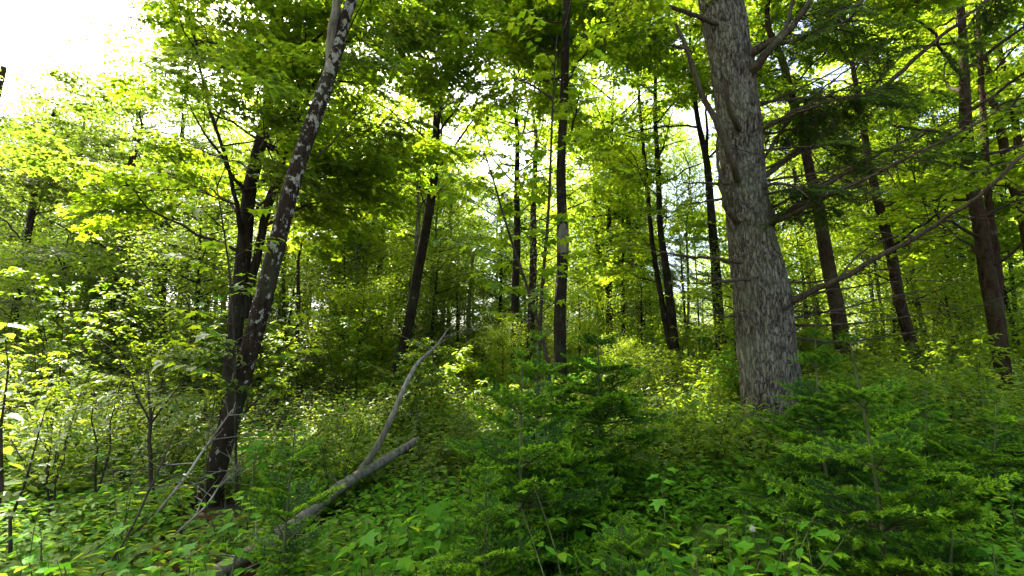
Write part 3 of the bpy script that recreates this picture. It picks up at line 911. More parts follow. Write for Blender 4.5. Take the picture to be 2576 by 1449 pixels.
# ------------------------------------------------------------------ the big pine
def big_pine():
    D = 6.5
    prof = [(1010, 1862, 2030), (960, 1858, 2016), (900, 1853, 2006), (800, 1846, 1996), (740, 1842, 1988), (680, 1838, 1974), (640, 1834, 1962), (600, 1830, 1950), (560, 1826, 1946), (525, 1823, 1938),
            (490, 1819, 1932), (440, 1815, 1926), (380, 1808, 1921), (320, 1803, 1917), (290, 1800, 1913), (220, 1793, 1903), (150, 1785, 1894), (80, 1770, 1882), (0, 1757, 1869), (-120, 1742, 1846)]
    pts, rad = [], []
    for y, a, b in prof:
        p, m = at((a + b) / 2, y, D)
        pts.append(p)
        rad.append((b - a) / 2 * m)
    g0 = gh(pts[0][0], D) - 0.1
    d = np.array([0.012, 0, 0])
    pts.insert(0, np.array([pts[0][0] + 0.02, D, (pts[0][2] + g0) / 2]))
    rad.insert(0, rad[0] * 1.08)
    pts.insert(0, np.array([pts[0][0] + 0.02, D, g0]))
    rad.insert(0, rad[1] * 1.25)
    top = pts[-1]
    for k in range(1, 7):
        pts.append(top + np.array([-0.08 * k, 0.05 * k, 1.6 * k]))
        rad.append(rad[-1] * 0.80)
    base = pts[0].copy()
    root = empty('old_pine', base, 'huge old pine with furrowed grey bark and long crooked lower branches', 'tree')
    P, r = spline(pts, rad, 0.02)
    sel = P[:, 2] < 7.2
    hi = ~sel
    idx = np.concatenate([np.where(sel)[0], np.where(hi)[0][::8]])
    P, r = P[idx], r[idx]
    sides = 128
    a = np.arange(sides) / sides * 2 * math.pi
    V = np.zeros((len(P), sides, 3))
    ridge = np.zeros((len(P), sides))
    knots = [(1858, 318, 0.05, .10), (1858, 448, 0.04, .09), (1858, 558, 0.05, .10), (1945, 548, 0.07, .13), (1990, 745, 0.06, .12), (1875, 700, 0.05, .08), (1920, 660, 0.03, .12), (1898, 170, 0.06, .12), (1925, 770, -0.035, .05)]
    kp = []
    for x, y, amp, sg in knots:
        p, m = at(x, y, D)
        kp.append((p, amp, sg))
    for i in range(len(P)):
        z = P[i][2]
        for j in range(sides):
            ca, sa = math.cos(a[j]), math.sin(a[j])
            R0 = r[i]
            q = Vector((ca * R0 * 7.5, sa * R0 * 7.5, z * 1.35))
            w = mnoise.noise(q * 0.6) * 0.6
            n1 = abs(mnoise.noise(Vector((ca * R0 * 15 + w, sa * R0 * 15 + w, z * 2.8))))
            n2 = abs(mnoise.noise(Vector((ca * R0 * 32, sa * R0 * 32, z * 9.0 + 9))))
            big = mnoise.noise(Vector((ca * 1.6, sa * 1.6, z * 0.9)))
            rg = min(1.0, n1 * 2.6) * 0.65 + min(1, n2 * 3.0) * 0.35
            ridge[i, j] = rg
            k = 0.65 if z > 3.2 else 1.0
            rad_ = R0 * (1 + 0.03 * big) + (rg - 0.6) * 0.030 * k
            V[i, j] = (P[i][0] + ca * rad_, P[i][1] + sa * rad_, z)
    flat = V.reshape(-1, 3)
    for p, amp, sg in kp:
        pd = p + np.array([0, -0.30, 0])
        dd = np.linalg.norm((flat - pd) * np.array([1, 0.7, 1]), axis=1)
        out = flat - np.array([0, D, 0])
        ax = np.interp(flat[:, 2], P[:, 2], P[:, 0])
        dirv = np.stack([flat[:, 0] - ax, flat[:, 1] - D, 0 * ax], 1)
        dirv /= np.linalg.norm(dirv, axis=1)[:, None] + 1e-9
        flat = flat + dirv * (amp * np.exp(-(dd / sg) ** 2))[:, None]
    n = len(P)
    i = np.arange(n - 1)[:, None] * sides
    j = np.arange(sides)[None]
    jn = (j + 1) % sides
    me = Mesh()
    me.add(flat - base, np.stack([i + j, i + jn, i + sides + jn, i + sides + j], -1).reshape(-1, 4), 0, ridge.ravel())
    obj('trunk', me.build('trunk', ['pine'], attr='ridge'), root)

    spec = [  # (pixel path with width and depth, twigs, sprays, drooping)
        ([(1925, 560, 26, 6.35), (1965, 545, 20, 6.2), (2040, 492, 18, 6.0), (2142, 425, 15, 5.8), (2240, 372, 10, 5.7), (2337, 322, 6, 5.6)], 12, 5),
        ([(1925, 565, 26, 6.3), (1975, 545, 18, 6.1), (2060, 505, 15, 5.7), (2180, 448, 12, 5.3), (2330, 372, 10, 5.0), (2440, 322, 8, 4.8), (2520, 268, 4, 4.7)], 14, 0),
        ([(2440, 324, 7, 4.8), (2455, 300, 5, 4.8), (2490, 268, 4, 4.75), (2525, 245, 2, 4.7)], 2, 0),
        ([(1915, 450, 22, 6.4), (1980, 400, 20, 6.6), (2035, 360, 20, 6.7), (2070, 338, 19, 6.7), (2120, 285, 18, 6.6), (2160, 250, 17, 6.5), (2225, 218, 17, 6.4), (2320, 130, 15, 6.2), (2420, 50, 13, 6.0), (2490, -5, 11, 5.9), (2600, -100, 6, 5.7)], 16, 9),
        ([(1960, 770, 30, 6.4), (2000, 752, 24, 6.2), (2060, 724, 21, 6.0), (2110, 705, 20, 5.8), (2200, 652, 18, 5.5), (2300, 600, 17, 5.2), (2400, 535, 16, 4.9), (2460, 495, 16, 4.7), (2520, 440, 16, 4.5), (2580, 382, 15, 4.4), (2700, 300, 10, 4.2)], 10, 0),
        ([(1880, 182, 40, 6.3), (1905, 165, 30, 6.2), (1932, 130, 25, 6.1), (1990, 70, 22, 6.0), (2040, 0, 19, 5.9), (2080, -90, 12, 5.8)], 10, 4),
        ([(1880, 140, 34, 6.3), (1925, 112, 24, 6.2), (1965, 88, 18, 6.1), (1985, 40, 14, 6.1), (2005, -30, 10, 6.1)], 8, 3),
        ([(1970, 108, 14, 6.05), (2040, 85, 12, 5.8), (2120, 60, 10, 5.6), (2155, 25, 9, 5.5), (2180, -30, 6, 5.4)], 10, 5),
        ([(1915, 330, 12, 6.4), (1960, 300, 10, 6.2), (2060, 250, 8, 5.9), (2160, 210, 6, 5.7), (2260, 195, 3, 5.5)], 12, 8),
        ([(1920, 400, 12, 6.4), (1990, 300, 9, 6.5), (2080, 215, 7, 6.6), (2200, 130, 4, 6.7)], 10, 7),
        ([(2110, 700, 8, 5.8), (2160, 640, 6, 6.0), (2240, 600, 4, 6.2), (2330, 590, 3, 6.4)], 6, 0),
        ([(1700, 60, 9, 6.1), (1722, 108, 13, 6.05), (1742, 172, 15, 6.05), (1770, 248, 17, 6.05), (1800, 302, 19, 6.05), (1828, 372, 20, 6.05), (1848, 425, 20, 6.1), (1856, 450, 22, 6.25)], 5, 1),
        ([(1680, 112, 5, 6.0), (1700, 118, 8, 6.0), (1724, 124, 8, 6.05), (1738, 160, 9, 6.08)], 3, 0),
        ([(1832, 200, 6, 5.75), (1828, 225, 12, 5.8), (1833, 270, 16, 5.9), (1848, 305, 19, 6.0), (1858, 322, 22, 6.2)], 1, 0),
        ([(1805, 345, 6, 5.95), (1806, 400, 10, 5.95), (1816, 470, 14, 5.95), (1830, 530, 16, 6.0), (1858, 560, 20, 6.2)], 2, 0),
        ([(1862, 660, 16, 6.25), (1835, 657, 13, 6.1), (1790, 648, 11, 6.0), (1750, 646, 9, 5.9), (1700, 640, 7, 5.8), (1662, 633, 3, 5.8)], 4, 0),
        ([(1885, 702, 16, 6.15), (1862, 702, 12, 6.05), (1800, 710, 8, 5.9), (1735, 716, 3, 5.8)], 3, 0),
        ([(1840, 463, 9, 6.35), (1790, 461, 7, 6.2), (1720, 461, 4, 6.1)], 4, 0),
        ([(1840, 498, 9, 6.35), (1790, 503, 7, 6.2), (1735, 514, 3, 6.1)], 3, 0),
        ([(1850, 795, 10, 6.4), (1815, 796, 6, 6.3), (1780, 792, 3, 6.2)], 2, 0),
        ([(1800, 60, 16, 6.3), (1710, 25, 12, 6.1), (1650, 4, 8, 6.0), (1590, -30, 5, 5.9)], 5, 1),
        ([(1915, 480, 10, 6.3), (1950, 460, 8, 6.0), (2000, 470, 6, 5.6), (2035, 500, 3, 5.4)], 4, 6),
        ([(2000, 850, 9, 6.5), (2110, 860, 7, 6.8), (2240, 845, 5, 7.0), (2330, 830, 3, 7.2)], 5, 0),
    ]
    g = random.Random(4)
    for k in range(16):          # thin dead or sparsely needled branches fanning out over the clearing edge
        y0 = g.uniform(230, 860)
        x0 = float(np.interp(y0, [230, 560, 860], [1895, 1935, 1985]))
        ln = g.uniform(220, 560)
        up_ = g.uniform(-0.05, 0.55) if y0 < 640 else g.uniform(-0.1, 0.18)
        d1 = g.uniform(5.0, 7.6)
        spec.append(([(x0 + ln * t, y0 - ln * up_ * t + 26 * math.sin(3 * t + k) * t, 8 * (1 - t) + 1.5, 6.4 + (d1 - 6.4) * t) for t in (0, 0.25, 0.5, 0.75, 1.0)], 6, 4 if y0 < 520 else 0))
    for k, (path, tw, spr) in enumerate(spec):
        br, Pp = stem_branch(root, base, [(a_, b_, w_ * 0.85, d_) for a_, b_, w_, d_ in path], 'bark_limb', twigs=tw * 2, seed=40 + k, sides=9, twig_len=(0.3, 1.1))
        for s_ in range(int(spr * 1.6)):
            q = Pp[int(g.uniform(0.25, 1.0) * (len(Pp) - 1))]
            a = R(g.uniform(-70, 70)) + (0 if g.random() < 0.75 else math.pi)
            sc = g.uniform(0.40, 0.75)
            px, py, pz = proj(q)
            if px < 1960 and py < 440 and k != 21:
                continue
            f = obj('foliage', g.choice(SPRUCE), br, q - base, (R(g.uniform(-25, 25)), R(g.uniform(5, 35)), a), sc)
            f['kind'] = 'stuff'
    # live crown above, out of the crown's shade gaps
    for k in range(12):
        z = 7.8 + k * 0.55
        c = np.array([np.interp(z, P[:, 2], P[:, 0]), np.interp(z, P[:, 2], P[:, 1]), z])
        a = k * 2.4
        ln = 2.6 - k * 0.08
        e = c + np.array([math.cos(a), math.sin(a), 0.12]) * ln
        me = Mesh()
        tube(me, np.array([c, (c + e) / 2 + [0, 0, 0.12], e]) - base, [0.05, 0.03, 0.01], 6)
        br = obj('branch', me.build('branch', ['bark_limb']), root)
        for s_ in range(3):
            q = c + (e - c) * (0.45 + 0.25 * s_)
            f = obj('foliage', g.choice(SPRUCE), br, q - base, (0, R(g.uniform(0, 20)), a + R(g.uniform(-50, 50))), 1.2)
            f['kind'] = 'stuff'


big_pine()

# ------------------------------------------------------------------ slimmer trees further in, each measured in the photograph
FARTRUNKS = [  # px path, depth, bark, label, crown(z0, radius, limbs, per, yellow)
    ([(62, 640, 20), (78, 540, 19), (92, 460, 17), (112, 340, 13), (140, 270, 9)], 13.0, 'bark_dark', 'dark trunk with one long bare branch among pale leaves', (3.2, 2.4, 15, 4, 0)),
    ([(286, 830, 26), (296, 720, 26), (308, 560, 24), (326, 430, 20), (340, 380, 14)], 12.0, 'bark_dark', 'dark trunk half hidden by layered shrub leaves on the slope', (3.4, 2.4, 15, 4, 0)),
    ([(338, 760, 20), (352, 600, 20), (370, 480, 18), (384, 430, 14), (392, 330, 9)], 13.5, 'bark_grey', 'greyish trunk beside the dark one half hidden by shrubs', (3.8, 2.2, 14, 4, 0)),
    ([(225, 700, 16), (245, 560, 14), (262, 440, 10)], 16.0, 'bark_dark', 'thin dark stem deep in the leafy slope', (3.5, 2.2, 12, 4, 0)),
    ([(748, 850, 11), (751, 760, 11), (749, 690, 9), (752, 640, 7), (768, 580, 5)], 10.5, 'twig', 'thin crooked black sapling beside the leaning mottled trunk', (3.4, 1.2, 6, 4, 0)),
    ([(716, 850, 10), (715, 760, 9), (712, 690, 8)], 11.5, 'twig', 'thin black sapling paired with a crooked one', (3.5, 1.2, 6, 4, 0)),
    ([(886, 740, 21), (897, 660, 20), (908, 560, 19), (918, 500, 15), (925, 420, 10)], 15.0, 'bark_grey', 'pale grey trunk forking into several upright limbs', (5.2, 2.6, 16, 4, 1)),
    ([(908, 700, 12), (925, 620, 11), (942, 560, 9), (962, 500, 6)], 15.2, 'bark_grey', 'slim grey stem hugging the forked grey trunk', (6.0, 2.0, 8, 4, 1)),
    ([(950, 740, 14), (954, 680, 14), (958, 620, 12)], 18.0, 'bark_grey', 'grey straight trunk among green leaves up the slope', (5.8, 2.6, 14, 4, 0)),
    ([(1036, 860, 14), (1042, 760, 13), (1048, 640, 12), (1052, 520, 9)], 14.0, 'bark_grey', 'slim grey trunk just behind the curved slender maple', (5.4, 2.0, 12, 4, 1)),
    ([(1078, 850, 9), (1083, 760, 9), (1089, 665, 9)], 15.5, 'bark_grey', 'broken-topped thin grey trunk on the slope', (0, 0, 0, 0, 0)),
    ([(1152, 850, 8), (1154, 760, 8), (1156, 690, 7)], 16.5, 'bark_pale', 'thin pale pole with a white patch in the shaded wood', (0, 0, 0, 0, 0)),
    ([(1176, 880, 10), (1180, 780, 9), (1186, 700, 8), (1190, 640, 7)], 15.0, 'bark_pale', 'bleached dead pole leaning slightly on the shaded slope', (0, 0, 0, 0, 0)),
    ([(471, 860, 13), (473, 760, 13), (472, 660, 12), (470, 640, 8)], 12.0, 'bark_pale', 'short pale dead pole standing among shrubs', (0, 0, 0, 0, 0)),
    ([(1500, 830, 11), (1506, 720, 11), (1502, 610, 10), (1496, 500, 7)], 17.0, 'bark_dark', 'dark thin trunk in the shaded wood behind the scarred maple', (5.8, 2.4, 12, 4, 1)),
    ([(1612, 860, 17), (1606, 740, 17), (1592, 640, 15), (1580, 560, 12), (1575, 480, 8)], 15.5, 'bark_grey', 'grey trunk with upswept limbs beyond the sunny ferns', (5.4, 2.4, 14, 4, 1)),
    ([(1640, 860, 7), (1632, 740, 7), (1600, 560, 6)], 17.0, 'bark_dark', 'thin dark stem crossing the upswept grey trunk', (5.6, 2.0, 8, 4, 1)),
    ([(1732, 900, 7), (1731, 800, 7), (1730, 680, 6), (1728, 560, 4)], 11.0, 'bark_grey', 'very thin upright grey stem close beside the pine', (4.6, 0.9, 6, 3, 1)),
    ([(2050, 760, 13), (2036, 690, 13), (2020, 600, 12), (2008, 540, 9), (1996, 440, 6)], 13.0, 'bark_brown', 'thin brown trunk glimpsed between the pine and the brown-barked tree', (5.0, 2.0, 10, 4, 1)),
    ([(2070, 910, 12), (2062, 850, 12), (2050, 780, 10)], 14.0, 'bark_brown', 'short glimpse of brown trunk close behind the pine', (5.5, 2.0, 10, 4, 1)),
    ([(2232, 940, 11), (2222, 850, 11), (2214, 770, 10), (2196, 600, 8)], 13.5, 'bark_brown', 'thin brown trunk between the brown-barked and curved trees', (4.8, 2.2, 12, 4, 1)),
    ([(2340, 930, 18), (2324, 850, 18), (2306, 760, 17), (2292, 640, 14), (2280, 520, 11), (2270, 440, 8)], 12.5, 'bark_brown', 'brown trunk close behind the curved dark tree', (4.6, 2.4, 14, 4, 1)),
    ([(2332, 920, 10), (2345, 850, 9), (2364, 775, 8), (2376, 720, 5)], 13.2, 'twig', 'thin dark stem leaning the opposite way near the curved tree', (0, 0, 0, 0, 0)),
    ([(2444, 915, 17), (2424, 850, 16), (2404, 780, 14), (2388, 690, 12), (2372, 560, 9)], 14.0, 'bark_brown', 'brown stem of a pair before the bright gap', (4.8, 2.6, 14, 4, 1)),
    ([(2460, 910, 19), (2448, 840, 18), (2434, 780, 16), (2420, 690, 12), (2408, 600, 9)], 14.6, 'bark_grey', 'pale lit stem of a pair before the bright gap', (4.8, 2.6, 14, 4, 1)),
    ([(2560, 860, 14), (2552, 760, 13), (2540, 640, 11)], 14.0, 'bark_brown', 'thin trunk past the twin-stemmed maple', (4.0, 2.6, 14, 4, 1)),
]
for k, (px, D, bark, label, (z0, rad_, nl, per, yel)) in enumerate(FARTRUNKS):
    protos = (YMAPLE + MAPLE[:1]) if yel else (DULL if px[0][0] < 500 else MAPLE)
    sc = 1.25 if D > 11 else 1.05
    nm = 'dead_pole' if nl == 0 and 'dark stem' not in label else ('sapling' if 'sapling' in label else 'forest_tree')
    tree(nm, label, px, D, bark, None if nl == 0 else ((10.5 if px[0][0] > 420 else 8.4) if nl > 8 else 6.5), z0 - (1.2 if nl > 8 else 0), rad_, nl, per - (1 if nl > 8 else 0), protos, sc, seed=200 + k, sides=10,
         group='slim trees standing further into the wood' if nm == 'forest_tree' else None)

# broken snag top and a spruce tip above the leafy slope
pts, rad = trunk_path([(-30, 420, 20), (-8, 250, 19), (8, 168, 17)], 15.0, None)
root = empty('broken_snag', pts[0], 'broken reddish snag reaching into the open sky', 'tree')
make_trunk(root, pts[0], pts, rad, 'bark_brown', 12, 0.1)


# ------------------------------------------------------------------ landmarks that labels refer to
MARKS = [(at(575, 1075, 4.8)[0], 'the leaning mottled tree'), (at(605, 700, 7.4)[0], 'the double-trunked maple'), (at(1045, 720, 10.4)[0], 'the curved slender maple'), (at(1410, 900, 8.0)[0], 'the scarred maple'),
         (at(1295, 820, 11.8)[0], 'the twin straight maples'), (at(1692, 820, 10.8)[0], 'the sunlit double-stemmed maple'), (at(1915, 900, 6.5)[0], 'the big pine'), (at(2117, 875, 8.2)[0], 'the brown-barked tree'),
         (at(2290, 850, 9.6)[0], 'the curved dark tree'), (at(2510, 850, 7.6)[0], 'the twin-stemmed brown maple'), (at(296, 720, 12)[0], 'the trunk half hidden by shrubs'), (at(70, 600, 13)[0], 'the trunk with a bare branch'),
         (at(890, 740, 15)[0], 'the forked grey trunk'), (at(1610, 800, 15.5)[0], 'the upswept grey trunk'), (at(473, 760, 12)[0], 'the short pale dead pole'), (at(985, 1050, 5.1)[0], 'the leaning dead branch'),
         (at(1310, 1300, 2.7)[0], 'the long-shooted fir'), (at(2210, 1250, 2.5)[0], 'the leaning fir sapling'), (at(718, 1330, 2.8)[0], 'the small sparse fir'), (at(650, 1378, 4.0)[0], 'the pale log'),
         (at(2350, 992, 9.6)[0], 'the rotten orange log'), (at(2060, 1100, 3.6)[0], 'the dark fir by the pine'), (at(30, 1100, 2.5)[0], 'the drooping-leaved sapling'), (at(378, 1100, 4.4)[0], 'the V-branched sapling'),
         (at(1506, 1000, 4.6)[0], 'the tall dark fir'), (at(290, 1000, 4.6)[0], 'the straight black sapling'), (at(2394, 1300, 2.3)[0], 'the short bright fir')]


def behind(p, tail):
    px = proj(p)[0]
    c = [(abs(proj(q)[0] - px), q, nm) for q, nm in MARKS if q[1] > 6 and q[1] < p[1]]
    d, q, nm = min(c, key=lambda t: t[0])
    gap_ = p[1] - q[1]
    return ('close behind ' if gap_ < 8 else 'some way behind ' if gap_ < 22 else 'far behind ') + nm


def beside(p):
    q, nm = min(MARKS, key=lambda t: (t[0][0] - p[0]) ** 2 + (t[0][1] - p[1]) ** 2)
    d = math.hypot(q[0] - p[0], q[1] - p[1])
    where = 'at the foot of ' if d < 0.6 else ('just past ' if p[1] > q[1] + 0.3 else 'just before ' if p[1] < q[1] - 0.3 else 'beside ')
    return ('' if d < 1.6 else 'a few steps ') + where.replace('just ', '' if d >= 1.6 else 'just ') + nm



def spruce(label, x, D, height, radius, seed, n=34, protos=SPRUCEFAR, sc=0.6, group=None):
    z = gh(x, D)
    base = np.array([x, D, z - 0.05])
    root = empty('spruce', base, label, 'tree', group)
    P = np.array([base + [0, 0, height * t] for t in np.linspace(0, 1, 24)])
    r = np.linspace(0.011 * height, 0.008, 24)
    make_trunk(root, base, P, r, 'bark_dark', 9, 0.05)
    crown(root, base, P, r, z + height * 0.12, z + height * 0.99, radius, n, 3, protos, sc, up=(-22, 4), seed=seed, spread=45, tilt=(5, 30), shape='cone')


spruce('dark spruce tip against the open sky past the leafy slope', at(0, 300, 19)[0][0] - 0.6, 19.0, 10.6, 2.0, 301)
spruce('dark spruce with drooping boughs behind the curved slender maple', at(1130, 700, 20)[0][0], 20.0, 9.5, 2.4, 303, n=40)
spruce('dark spruce behind the pale grey forked trunk', at(960, 700, 23)[0][0], 23.0, 9.5, 2.6, 304, n=40)
spruce('dark spruce shading the hollow beyond the sunny ferns', at(1570, 700, 19)[0][0], 19.0, 8.0, 2.6, 305, n=40)
spruce('dark spruce in the shaded wood uphill of the twin maples', at(1250, 700, 24)[0][0], 24.0, 9.0, 2.6, 306, n=40)
gz = random.Random(8)
for k in range(11):
    D = gz.uniform(24, 36)
    x = at(gz.uniform(700, 1700), 700, D)[0][0]
    lab = 'dark spruce ' + behind((x, D, 3), '')
    spruce(lab, x, D, gz.uniform(6.5, 9.5), 2.6, 320 + k, n=36, sc=0.8, group='spruces: ' + lab)
spruce('dark spruce half hidden in the leafy slope', at(420, 600, 16)[0][0], 16.0, 8.0, 2.2, 307, n=40)

# ------------------------------------------------------------------ far wood on the hill: copies of a few whole trees
def far_proto(seed, yel, bark, height, low=0.26):
    g = random.Random(seed)
    me = Mesh()
    P = np.array([[0.25 * math.sin(t * 3 + seed), 0.15 * math.cos(t * 2 + seed), height * t - 0.1] for t in np.linspace(0, 1, 14)])
    tube(me, P, np.linspace(0.15, 0.02, 14), 8, 0, 0.06, seed)
    limbs = []
    for i in range(22):
        t = low + (1 - low) * i / 22
        c = P[int(t * 13)]
        a = i * 2.4 + g.uniform(-.4, .4)
        ln = 2.3 * (0.7 + 0.5 * math.sin(math.pi * max(0.0, t - 0.25) / 0.8)) * g.uniform(0.7, 1.1)
        e = c + np.array([math.cos(a) * ln, math.sin(a) * ln, ln * g.uniform(0.1, 0.6)])
        tube(me, [c, (c + e) / 2, e], [0.04, 0.025, 0.01], 5, 0)
        limbs.append((c, e, a))
    trunk = me.build('far_trunk', [bark])
    gg = np.random.default_rng(seed)
    lm = Mesh()
    for c, e, a in limbs:
        n = 330
        t = gg.uniform(0.25, 1.12, n)
        sp = 0.55
        pos = c + (e - c) * t[:, None] + gg.normal(0, 1, (n, 3)) * np.array([sp, sp, 0.28])
        ax_ = np.stack([gg.normal(0, 1, n), gg.normal(0, 1, n), gg.uniform(-0.7, 0.2, n)], 1)
        nr = np.stack([gg.normal(0, .4, n), gg.normal(0, .4, n), np.ones(n)], 1)
        add_leaves(lm, 'kite', pos, ax_, nr, gg.uniform(0.10, 0.19, n), 0, gg.random(n))
    crown_me = lm.build('far_crown', [['maple', 'maple_sunlit', 'maple_dull'][yel]])
    return trunk, crown_me


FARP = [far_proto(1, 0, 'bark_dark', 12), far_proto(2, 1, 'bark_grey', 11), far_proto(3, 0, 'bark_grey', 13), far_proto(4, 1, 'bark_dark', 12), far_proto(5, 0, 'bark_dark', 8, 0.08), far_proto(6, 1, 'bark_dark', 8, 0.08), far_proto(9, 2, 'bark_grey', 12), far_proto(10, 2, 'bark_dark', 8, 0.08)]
gf = random.Random(77)
placed = []
tries = 0
while len(placed) < 165 and tries < 9000:
    tries += 1
    D = 15 + 65 * gf.random() ** 1.4
    u = gf.uniform(-1.3, 1.3)
    x = u * D
    if any((x - a) ** 2 + (D - b) ** 2 < (1.2 + 0.025 * D) ** 2 for a, b in placed):
        continue
    bushy = gf.random() < 0.42
    sc = gf.uniform(0.72, 1.12) * (0.62 if bushy else 1.0)
    z = gh(x, D)
    pxx, pyy, _ = proj((x, D, z + 12 * sc))
    if pxx < 420:                 # the slope's skyline falls away there
        lim = np.interp(pxx, [-400, 0, 60, 110, 220, 310, 420], [330, 285, 255, 225, 150, 178, 60])
        sc = 1.2
        while sc > 0.35 and proj((x, D, z + 12.4 * sc))[1] < lim:
            sc -= 0.03
    bad = False
    for cx, cy, rx, ry in [(1725, 400, 50, 110), (1975, 600, 30, 60), (2090, 195, 40, 50), (1150, 90, 10, 20)]:
        for zz in np.linspace(0.55, 1.0, 6):
            qx, qy, qd = proj((x, D, z + 12 * sc * zz))
            rad_px = 2.0 * sc * F / max(1, qd)
            if abs(qx - cx) < rx * 0.6 + rad_px * 0.7 and abs(qy - cy) < ry:
                bad = True
    if bad or D < 17 and over_clearing(np.array([x, D, z + 7.5 * sc])):
        continue
    placed.append((x, D))
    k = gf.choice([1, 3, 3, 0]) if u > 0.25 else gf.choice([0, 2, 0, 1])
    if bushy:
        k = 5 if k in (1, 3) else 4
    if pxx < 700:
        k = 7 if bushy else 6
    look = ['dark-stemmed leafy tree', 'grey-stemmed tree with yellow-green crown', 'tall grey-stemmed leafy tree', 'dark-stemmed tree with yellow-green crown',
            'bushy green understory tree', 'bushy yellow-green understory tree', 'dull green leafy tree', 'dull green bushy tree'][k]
    lab = look + ' ' + behind((x, D, z + 2), 'in the wood')
    root = empty('woodland_tree', (x, D, z), lab, 'tree', 'woodland trees: ' + lab)
    rz = gf.uniform(0, 6.28)
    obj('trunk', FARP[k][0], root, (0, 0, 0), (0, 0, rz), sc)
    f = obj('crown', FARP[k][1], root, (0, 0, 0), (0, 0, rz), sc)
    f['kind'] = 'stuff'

for x, D in [(-5.5, -3.5), (-2.0, -6.0), (-8.5, -9.0), (0.5, -11.0), (4.5, -12.0)]:  # unseen trees added to keep open sky off the near plants
    k = gf.choice([0, 2])
    root = empty('woodland_tree', (x, D, gh(x, D)), 'leafy tree added out of view to shade the near plants', 'tree', 'trees added out of view to shade the near plants')
    rz = gf.uniform(0, 6.28)
    obj('trunk', FARP[k][0], root, (0, 0, 0), (0, 0, rz), 1.0)
    f = obj('crown', FARP[k][1], root, (0, 0, 0), (0, 0, rz), 1.0)
    f['kind'] = 'stuff'
HIGH = far_proto(7, 0, 'bark_grey', 10, 0.5), far_proto(8, 1, 'bark_dark', 10, 0.55)
thin = []
while len(thin) < 34:
    D = gf.uniform(13.5, 26.0)
    x = at(gf.uniform(650, 1800) if len(thin) < 24 else gf.uniform(2000, 2560), 700, D)[0][0]
    if any((x - a) ** 2 + (D - b) ** 2 < 0.8 for a, b in thin):
        continue
    thin.append((x, D))
    k = gf.randrange(2)
    lab = ['slim grey pole-like tree', 'slim dark pole-like tree'][k] + ' ' + behind((x, D, 2), '')
    root = empty('slim_tree', (x, D, gh(x, D)), lab, 'tree', 'slim trees: ' + lab)
    rz = gf.uniform(0, 6.28)
    sz_ = gf.uniform(0.7, 0.95)
    wd = gf.uniform(0.3, 0.55)
    obj('trunk', HIGH[k][0], root, (0, 0, 0), (0, 0, rz), (wd * sz_, wd * sz_, sz_))
    f = obj('crown', HIGH[k][1], root, (0, 0, 0), (0, 0, rz), (wd * sz_ * 1.1, wd * sz_ * 1.1, sz_))
    f['kind'] = 'stuff'

for px, D, k, sc, lab in [(905, 10.8, 4, 0.34, 'fresh green bush in a pool of light before the forked grey trunk'), (965, 12.2, 5, 0.34, 'bright bush past the curved slender maple in a pool of light'),
                          (1262, 11.0, 5, 0.22, 'small bright yellow-green bush at the foot of the twin straight maples'), (1560, 10.2, 5, 0.17, 'low glowing yellow-green bush in the sunny patch before the double-stemmed maple'),
                          (1470, 12.6, 5, 0.24, 'yellow-green bush past the scarred maple')]:
    x = at(px, 850, D)[0][0]
    root = empty('bush', (x, D, gh(x, D)), lab, 'bush')
    obj('stem', FARP[k][0], root, (0, 0, 0), (0, 0, px), (sc * 0.6, sc * 0.6, sc))
    f = obj('foliage', FARP[k][1], root, (0, 0, 0), (0, 0, px), (sc * 1.1, sc * 1.1, sc))
    f['kind'] = 'stuff'

mid = []
tries = 0
while len(mid) < 44 and tries < 4000:
    tries += 1
    D = gf.uniform(9.0, 17.0)
    x = gf.uniform(-1.2, 1.2) * D
    sc = gf.uniform(0.30, 0.58)
    pxx, pyy, _ = proj((x, D, gh(x, D) + 1.5))
    if 1000 < pxx < 1480 and D < 13.2 or 1480 <= pxx < 1850 and D < 12 or 2050 < pxx and D < 11.5:
        continue
    if any((x - a) ** 2 + (D - b) ** 2 < 1.1 for a, b in mid):
        continue
    topy = proj((x, D, gh(x, D) + 8.3 * sc))[1]
    mid.append((x, D))
    k = gf.choice([5, 5, 4]) if x > -1 else gf.choice([4, 7, 7])
    lab = {4: 'bushy green young tree', 5: 'bushy yellow-green young tree', 7: 'bushy dull green young tree'}[k] + ' ' + beside((x, D))
    root = empty('young_tree', (x, D, gh(x, D)), lab, 'tree', 'young trees: ' + lab)
    rz = gf.uniform(0, 6.28)
    obj('trunk', FARP[k][0], root, (0, 0, 0), (0, 0, rz), sc)
    f = obj('crown', FARP[k][1], root, (0, 0, 0), (0, 0, rz), sc)
    f['kind'] = 'stuff'

